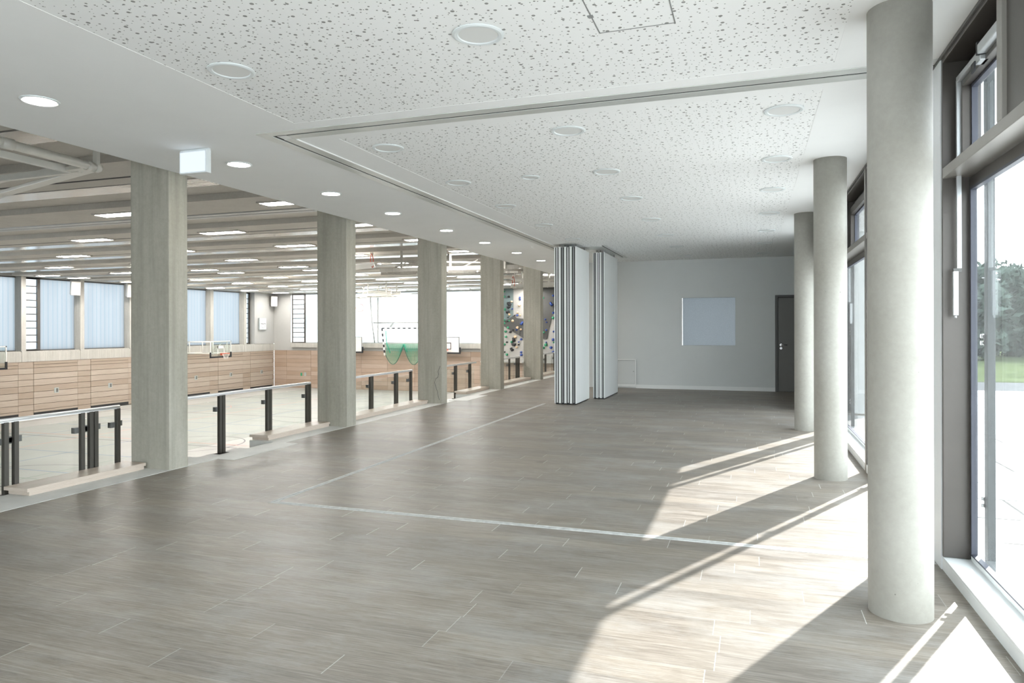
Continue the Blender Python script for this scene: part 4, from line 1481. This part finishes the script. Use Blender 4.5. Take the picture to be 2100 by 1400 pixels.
# white backboards on the end wall
def end_board(x0, x1, label):
    y = 42.2
    c = (x0 + x1) / 2
    t = empty('basketball_hoop', (c, GY, 0.2), label, 'hoop', 'basketball hoops on the gym end wall')
    b = obj('backboard', MB().box(x0, x1, y, y + 0.04, -0.15, 0.90), M['board_white'], t)
    mb = MB()
    for (a, b_, p, q) in ((x0, x1, 0.87, 0.90), (x0, x0 + 0.04, -0.15, 0.9), (x1 - 0.04, x1, -0.15, 0.9), (c - 0.30, c + 0.30, 0.08, 0.13), (c - 0.30, c + 0.30, 0.48, 0.53), (c - 0.30, c - 0.25, 0.08, 0.53), (c + 0.25, c + 0.30, 0.08, 0.53)):
        mb.box(a, b_, y - 0.006, y + 0.001, p, q)
    obj('board_lines', mb, M['black'], b)
    mb = MB().box(x0 - 0.05, x1 + 0.05, y - 0.03, y + 0.06, -0.20, -0.10).box(x1 - 0.03, x1 + 0.06, y - 0.03, y + 0.06, -0.1, 0.22).box(x0 - 0.06, x0 + 0.03, y - 0.03, y + 0.06, -0.1, 0.22)
    obj('edge_pad', mb, M['black'], t)
    r = obj('rim', rim_mb((c, y - 0.38, 0.06), (0, 0, 1)).box(c - 0.08, c + 0.08, y - 0.16, y, -0.02, 0.10), M['red'], t)
    mb = MB()
    for k in range(12):
        a = 2 * PI * k / 12
        mb.tube([(c + math.cos(a) * 0.22, y - 0.38 + math.sin(a) * 0.22, 0.05), (c + math.cos(a + 0.3) * 0.12, y - 0.38 + math.sin(a + 0.3) * 0.12, -0.33)], 0.006, 5)
    obj('net', mb, M['board_white'], r)
    mb = MB()
    for x in (c - 0.5, c + 0.5):
        for z in (0.0, 0.6):
            obj('wall_arm', MB().tube([(x, GY - 0.004, z), (x, y + 0.04, z)], 0.03, 8), M['grey_frame'], t)


end_board(-26.95, -25.15, 'white backboard with black edge left of the raised green goal net')
end_board(-19.75, -17.97, 'white backboard with black edge right of the raised green goal net')

# raised handball goal with green net
t = empty('handball_goal', (-22.1, 42.2, -0.3), 'raised black and white handball goal with draped green net', 'goal')
gx0, gx1, gy = -23.62, -20.65, 42.2
for nm, a, b in (('post', (gx0, gy, 1.47), (gx0 + 0.20, gy, -0.35)), ('post', (gx1, gy, 1.47), (gx1 - 0.20, gy, -0.35)), ('crossbar', (gx0, gy, 1.47), (gx1, gy, 1.47))):
    a, b = Vector(a), Vector(b)
    mb = MB()
    n = 10 if nm == 'post' else 15
    for k in range(n):
        mb.bar(a + (b - a) * k / n, a + (b - a) * (k + 1) / n, 0.08, 0.08, k % 2)
    obj(nm, mb, [M['black'], M['board_white']], t)
mb = MB()
xa, xb = gx0 + 0.15, gx1 - 0.15
mid = (xa + xb) / 2


def hem(x):
    u = (x - xa) / (mid - xa) if x < mid else (xb - x) / (xb - mid)
    s = math.sin(PI * min(max(u, 0), 1))
    z = 0.36 * u + (-0.30) * (1 - u) if True else 0
    return z - 0.95 * s ** 0.9


N = 56
for i in range(N + 1):
    x = xa + (xb - xa) * i / N
    zb = hem(x)
    mb.tube([(x, gy + 0.25, 0.42), (x, gy + 0.35, (0.42 + zb) / 2), (x, gy + 0.2, zb)], 0.006, 4)
for k in range(14):
    f = k / 14
    pts = []
    for i in range(N + 1):
        x = xa + (xb - xa) * i / N
        pts.append((x, gy + 0.3, 0.42 + (hem(x) - 0.42) * f))
    mb.tube(pts, 0.006, 4)
obj('net', mb, M['net_green'], t)
mb = MB()
mb.tube([(xa + (xb - xa) * i / N, gy + 0.2, hem(xa + (xb - xa) * i / N)) for i in range(N + 1)], 0.022, 6)
obj('net_rope', mb, M['net_dark'], t)
mb = MB()
mb.tube([(mid - 0.25, gy + 0.25, -0.1), (mid, gy + 0.25, 0.38), (mid + 0.25, gy + 0.25, -0.1)], 0.035, 6)
mb.tube([(xa, gy + 0.25, 1.3), (xa + 0.05, gy + 0.28, 0.45), (xa + 0.3, gy + 0.3, -0.2)], 0.03, 6)
obj('net_gather', mb, M['net_green'], t)
mb = MB().tube([(gx0 + 0.1, gy + 0.3, 0.50), (gx1 - 0.1, gy + 0.3, 0.50)], 0.02, 6).tube([(mid, gy + 0.3, 0.5), (mid, gy + 0.3, 0.36)], 0.012, 6)
mb.tube([(gx0, gy, 1.4), (gx0 + 0.1, GY - 0.26, 1.2)], 0.02, 6).tube([(gx1, gy, 1.4), (gx1 - 0.1, GY - 0.26, 1.2)], 0.02, 6)
mb.tube([(gx0 + 0.1, gy, 0.5), (gx0 + 0.1, GY - 0.25, 0.3)], 0.02, 6).tube([(gx1 - 0.1, gy, 0.5), (gx1 - 0.1, GY - 0.25, 0.3)], 0.02, 6)
obj('stay', mb, M['grey_frame'], t)

# tube frame with two crossbars before the end window
t = empty('crossbar_rig', (-22.7, 42.6, 0.4), 'slender tube frame with two crossbars before the big gym window', 'rig')
obj('upright', MB().tube([(-24.72, 42.55, 3.78), (-24.62, 42.6, 2.0), (-24.5, 42.75, 0.5)], 0.045, 8), M['grey_frame'], t)
obj('upright', MB().tube([(-20.2, 42.55, 3.78), (-20.3, 42.6, 2.0), (-20.4, 42.75, 0.5)], 0.045, 8), M['grey_frame'], t)
obj('crossbar', MB().tube([(-24.72, 42.55, 3.78), (-20.2, 42.55, 3.78)], 0.04, 8), M['grey_frame'], t)
obj('crossbar', MB().tube([(-24.5, 42.6, 1.85), (-20.2, 42.6, 1.85)], 0.05, 8), M['grey_frame'], t)
mb = MB().bar((-22.95, 42.5, 3.95), (-22.95, 42.5, 3.55), 0.12, 0.12).bar((-22.9, 42.45, 1.8), (-23.1, 42.35, 1.55), 0.10, 0.14)
obj('clip', mb, M['clock_case'], t)


# ceiling mounted basketball frames, folded up
def truss(mb, a, b, w_, n=5, r=0.03, drop=0.35, axis=(1, 0, 0)):
    a, b = Vector(a), Vector(b)
    s = Vector(axis) * w_ / 2
    dn = Vector((0, 0, -drop))
    for sg in (-1, 1):
        mb.tube([a + s * sg, b + s * sg], r, 8)
    mb.tube([a + dn, b + dn], r, 8)
    for i in range(n + 1):
        p = a + (b - a) * i / n
        mb.tube([p - s, p + s], r * 0.7, 6)
        q = a + (b - a) * min(i + 0.5, n) / n + dn
        mb.tube([p - s, q], r * 0.6, 6)
        mb.tube([p + s, q], r * 0.6, 6)


def ceiling_hoop(x, y, z, ang, length, label, rim_c, rim_ax, mat):
    t = empty('folding_hoop', (x, y, z), label, 'hoop', 'folded basketball frames under the gym ceiling')
    d = Vector((math.cos(ang), math.sin(ang), 0))
    sd_ = Vector((-d.y, d.x, 0))
    a = Vector((x, y, z))
    b = a + d * length
    mb = MB()
    for sg in (-0.55, 0.55):
        p, q = a + sd_ * sg, b + sd_ * sg * 0.8 + Vector((0, 0, 0.18))
        mb.bar(p, q, 0.10, 0.13)
        mb.tube([p + Vector((0, 0, 0.3)), q + Vector((0, 0, 0.12))], 0.035, 8)
        for k in range(4):
            mb.tube([p + (q - p) * (k + 0.3) / 4, p + (q - p) * (k + 0.8) / 4 + Vector((0, 0, 0.27))], 0.02, 6)
    for k in range(5):
        c = a + (b - a) * (k + 0.2) / 4.6
        mb.tube([c - sd_ * 0.55, c + sd_ * 0.55], 0.03, 8)
    mb.bar(a - sd_ * 0.55, b + sd_ * 0.45, 0.05, 0.06).bar(a + sd_ * 0.55, b - sd_ * 0.45, 0.05, 0.06)
    obj('frame', mb, mat, t)
    for k in (0.15, 0.5, 0.9):
        c = a + (b - a) * k
        for sg in (-0.5, 0.5):
            obj('hanger', MB().bar(c + sd_ * sg + Vector((0, 0, 0.1)), (c + sd_ * sg).xy.to_3d() + Vector((0, 0, GC - 0.003)), 0.06, 0.06), mat, t)
    # folded board lies nearly flat at the near end
    bc = a - d * 0.2 + Vector((0, 0, 0.2))
    p = bc - sd_ * 0.9
    q = bc + sd_ * 0.9
    o = d * 1.0 + Vector((0, 0, 0.12))
    u = Vector((0, 0, 0.04))
    obj('backboard', MB().hull8([p, q, q - o, p - o, p + u, q + u, q - o + u, p - o + u]), M['board_white'], t)
    obj('edge_pad', MB().bar(p - o, q - o, 0.1, 0.07), M['black'], t)
    r = obj('rim', rim_mb(rim_c, rim_ax, 0.225), M['red'], t)
    rc = Vector(rim_c)
    mb = MB().bar(rc + Vector((0, 0, 0.2)), rc + Vector((0, 0, 0.42)), 0.12, 0.03)
    obj('rim_mount', mb, M['white_frame'], r)


ceiling_hoop(-11.8, 21.0, 3.35, math.radians(28), 4.6, 'folded ceiling basketball frame with red rim between the second and third square columns', (-12.1, 20.95, 3.72), (0.75, 0.65, 0.1), M['gym_concrete'])
ceiling_hoop(-22.5, 36.6, 3.30, math.radians(-8), 3.2, 'far ceiling basketball frame with pale hanging rim before the big window', (-21.6, 36.0, 2.66), (0.45, -0.9, 0.1), M['white_frame'])
ceiling_hoop(-10.4, 30.5, 3.35, math.radians(14), 3.4, 'folded ceiling basketball frame with red rim before the climbing wall', (-10.15, 30.0, 3.55), (0.85, 0.5, 0.1), M['white_frame'])

# big white tube frame under the ceiling at the left edge
t = empty('tube_rig', (-8.5, 6.7, 3.6), 'large white tube frame hung under the gym ceiling at the left edge of the view', 'frame')
A0, A1 = Vector((-8.05, 5.42, 3.56)), Vector((-8.13, 7.05, 3.55))
mb = MB().cyl(A0 + (A0 - A1) * 0.6, A1, 0.055, 16)
mb.cyl(A0 + Vector((0.0, 0.28, -0.006)), A0 + Vector((0, 0.42, -0.006)), 0.064, 16).cyl(A1 - Vector((0, 0.20, 0)), A1 - Vector((0, 0.14, 0)), 0.064, 16).cyl(A1 - Vector((0, 0.08, 0)), A1 - Vector((0, 0.02, 0)), 0.064, 16)
obj('main_tube', mb, M['white_frame'], t)
obj('side_rail', MB().bar((-8.57, 4.6, 3.55), (-8.57, 7.02, 3.55), 0.06, 0.085), M['white_frame'], t, 0.006)
obj('brace', MB().bar((-10.9, 7.1, 3.55), (-8.4, 7.0, 3.55), 0.06, 0.09), M['white_frame'], t, 0.006)
obj('brace', MB().bar((-12.2, 8.2, 3.55), (-8.25, 7.03, 3.55), 0.16, 0.05), M['white_frame'], t, 0.006)
obj('brace', MB().bar((-11.4, 7.6, 3.62), (-8.7, 7.05, 3.62), 0.07, 0.05), M['white_frame'], t, 0.006)
obj('gusset', MB().hull8([(-8.62, 6.9, 3.52), (-8.2, 6.85, 3.52), (-8.2, 7.1, 3.52), (-8.62, 7.12, 3.52), (-8.62, 6.9, 3.57), (-8.2, 6.85, 3.57), (-8.2, 7.1, 3.57), (-8.62, 7.12, 3.57)]), M['white_frame'], t)
mb = MB().bar((-8.1, 6.98, 3.58), (-8.1, 6.98, GC - 0.004), 0.07, 0.05)
mb.cyl((-8.13, 6.93, 3.86), (-8.03, 6.93, 3.86), 0.018, 10)
obj('hanger', mb, M['white_frame'], t)
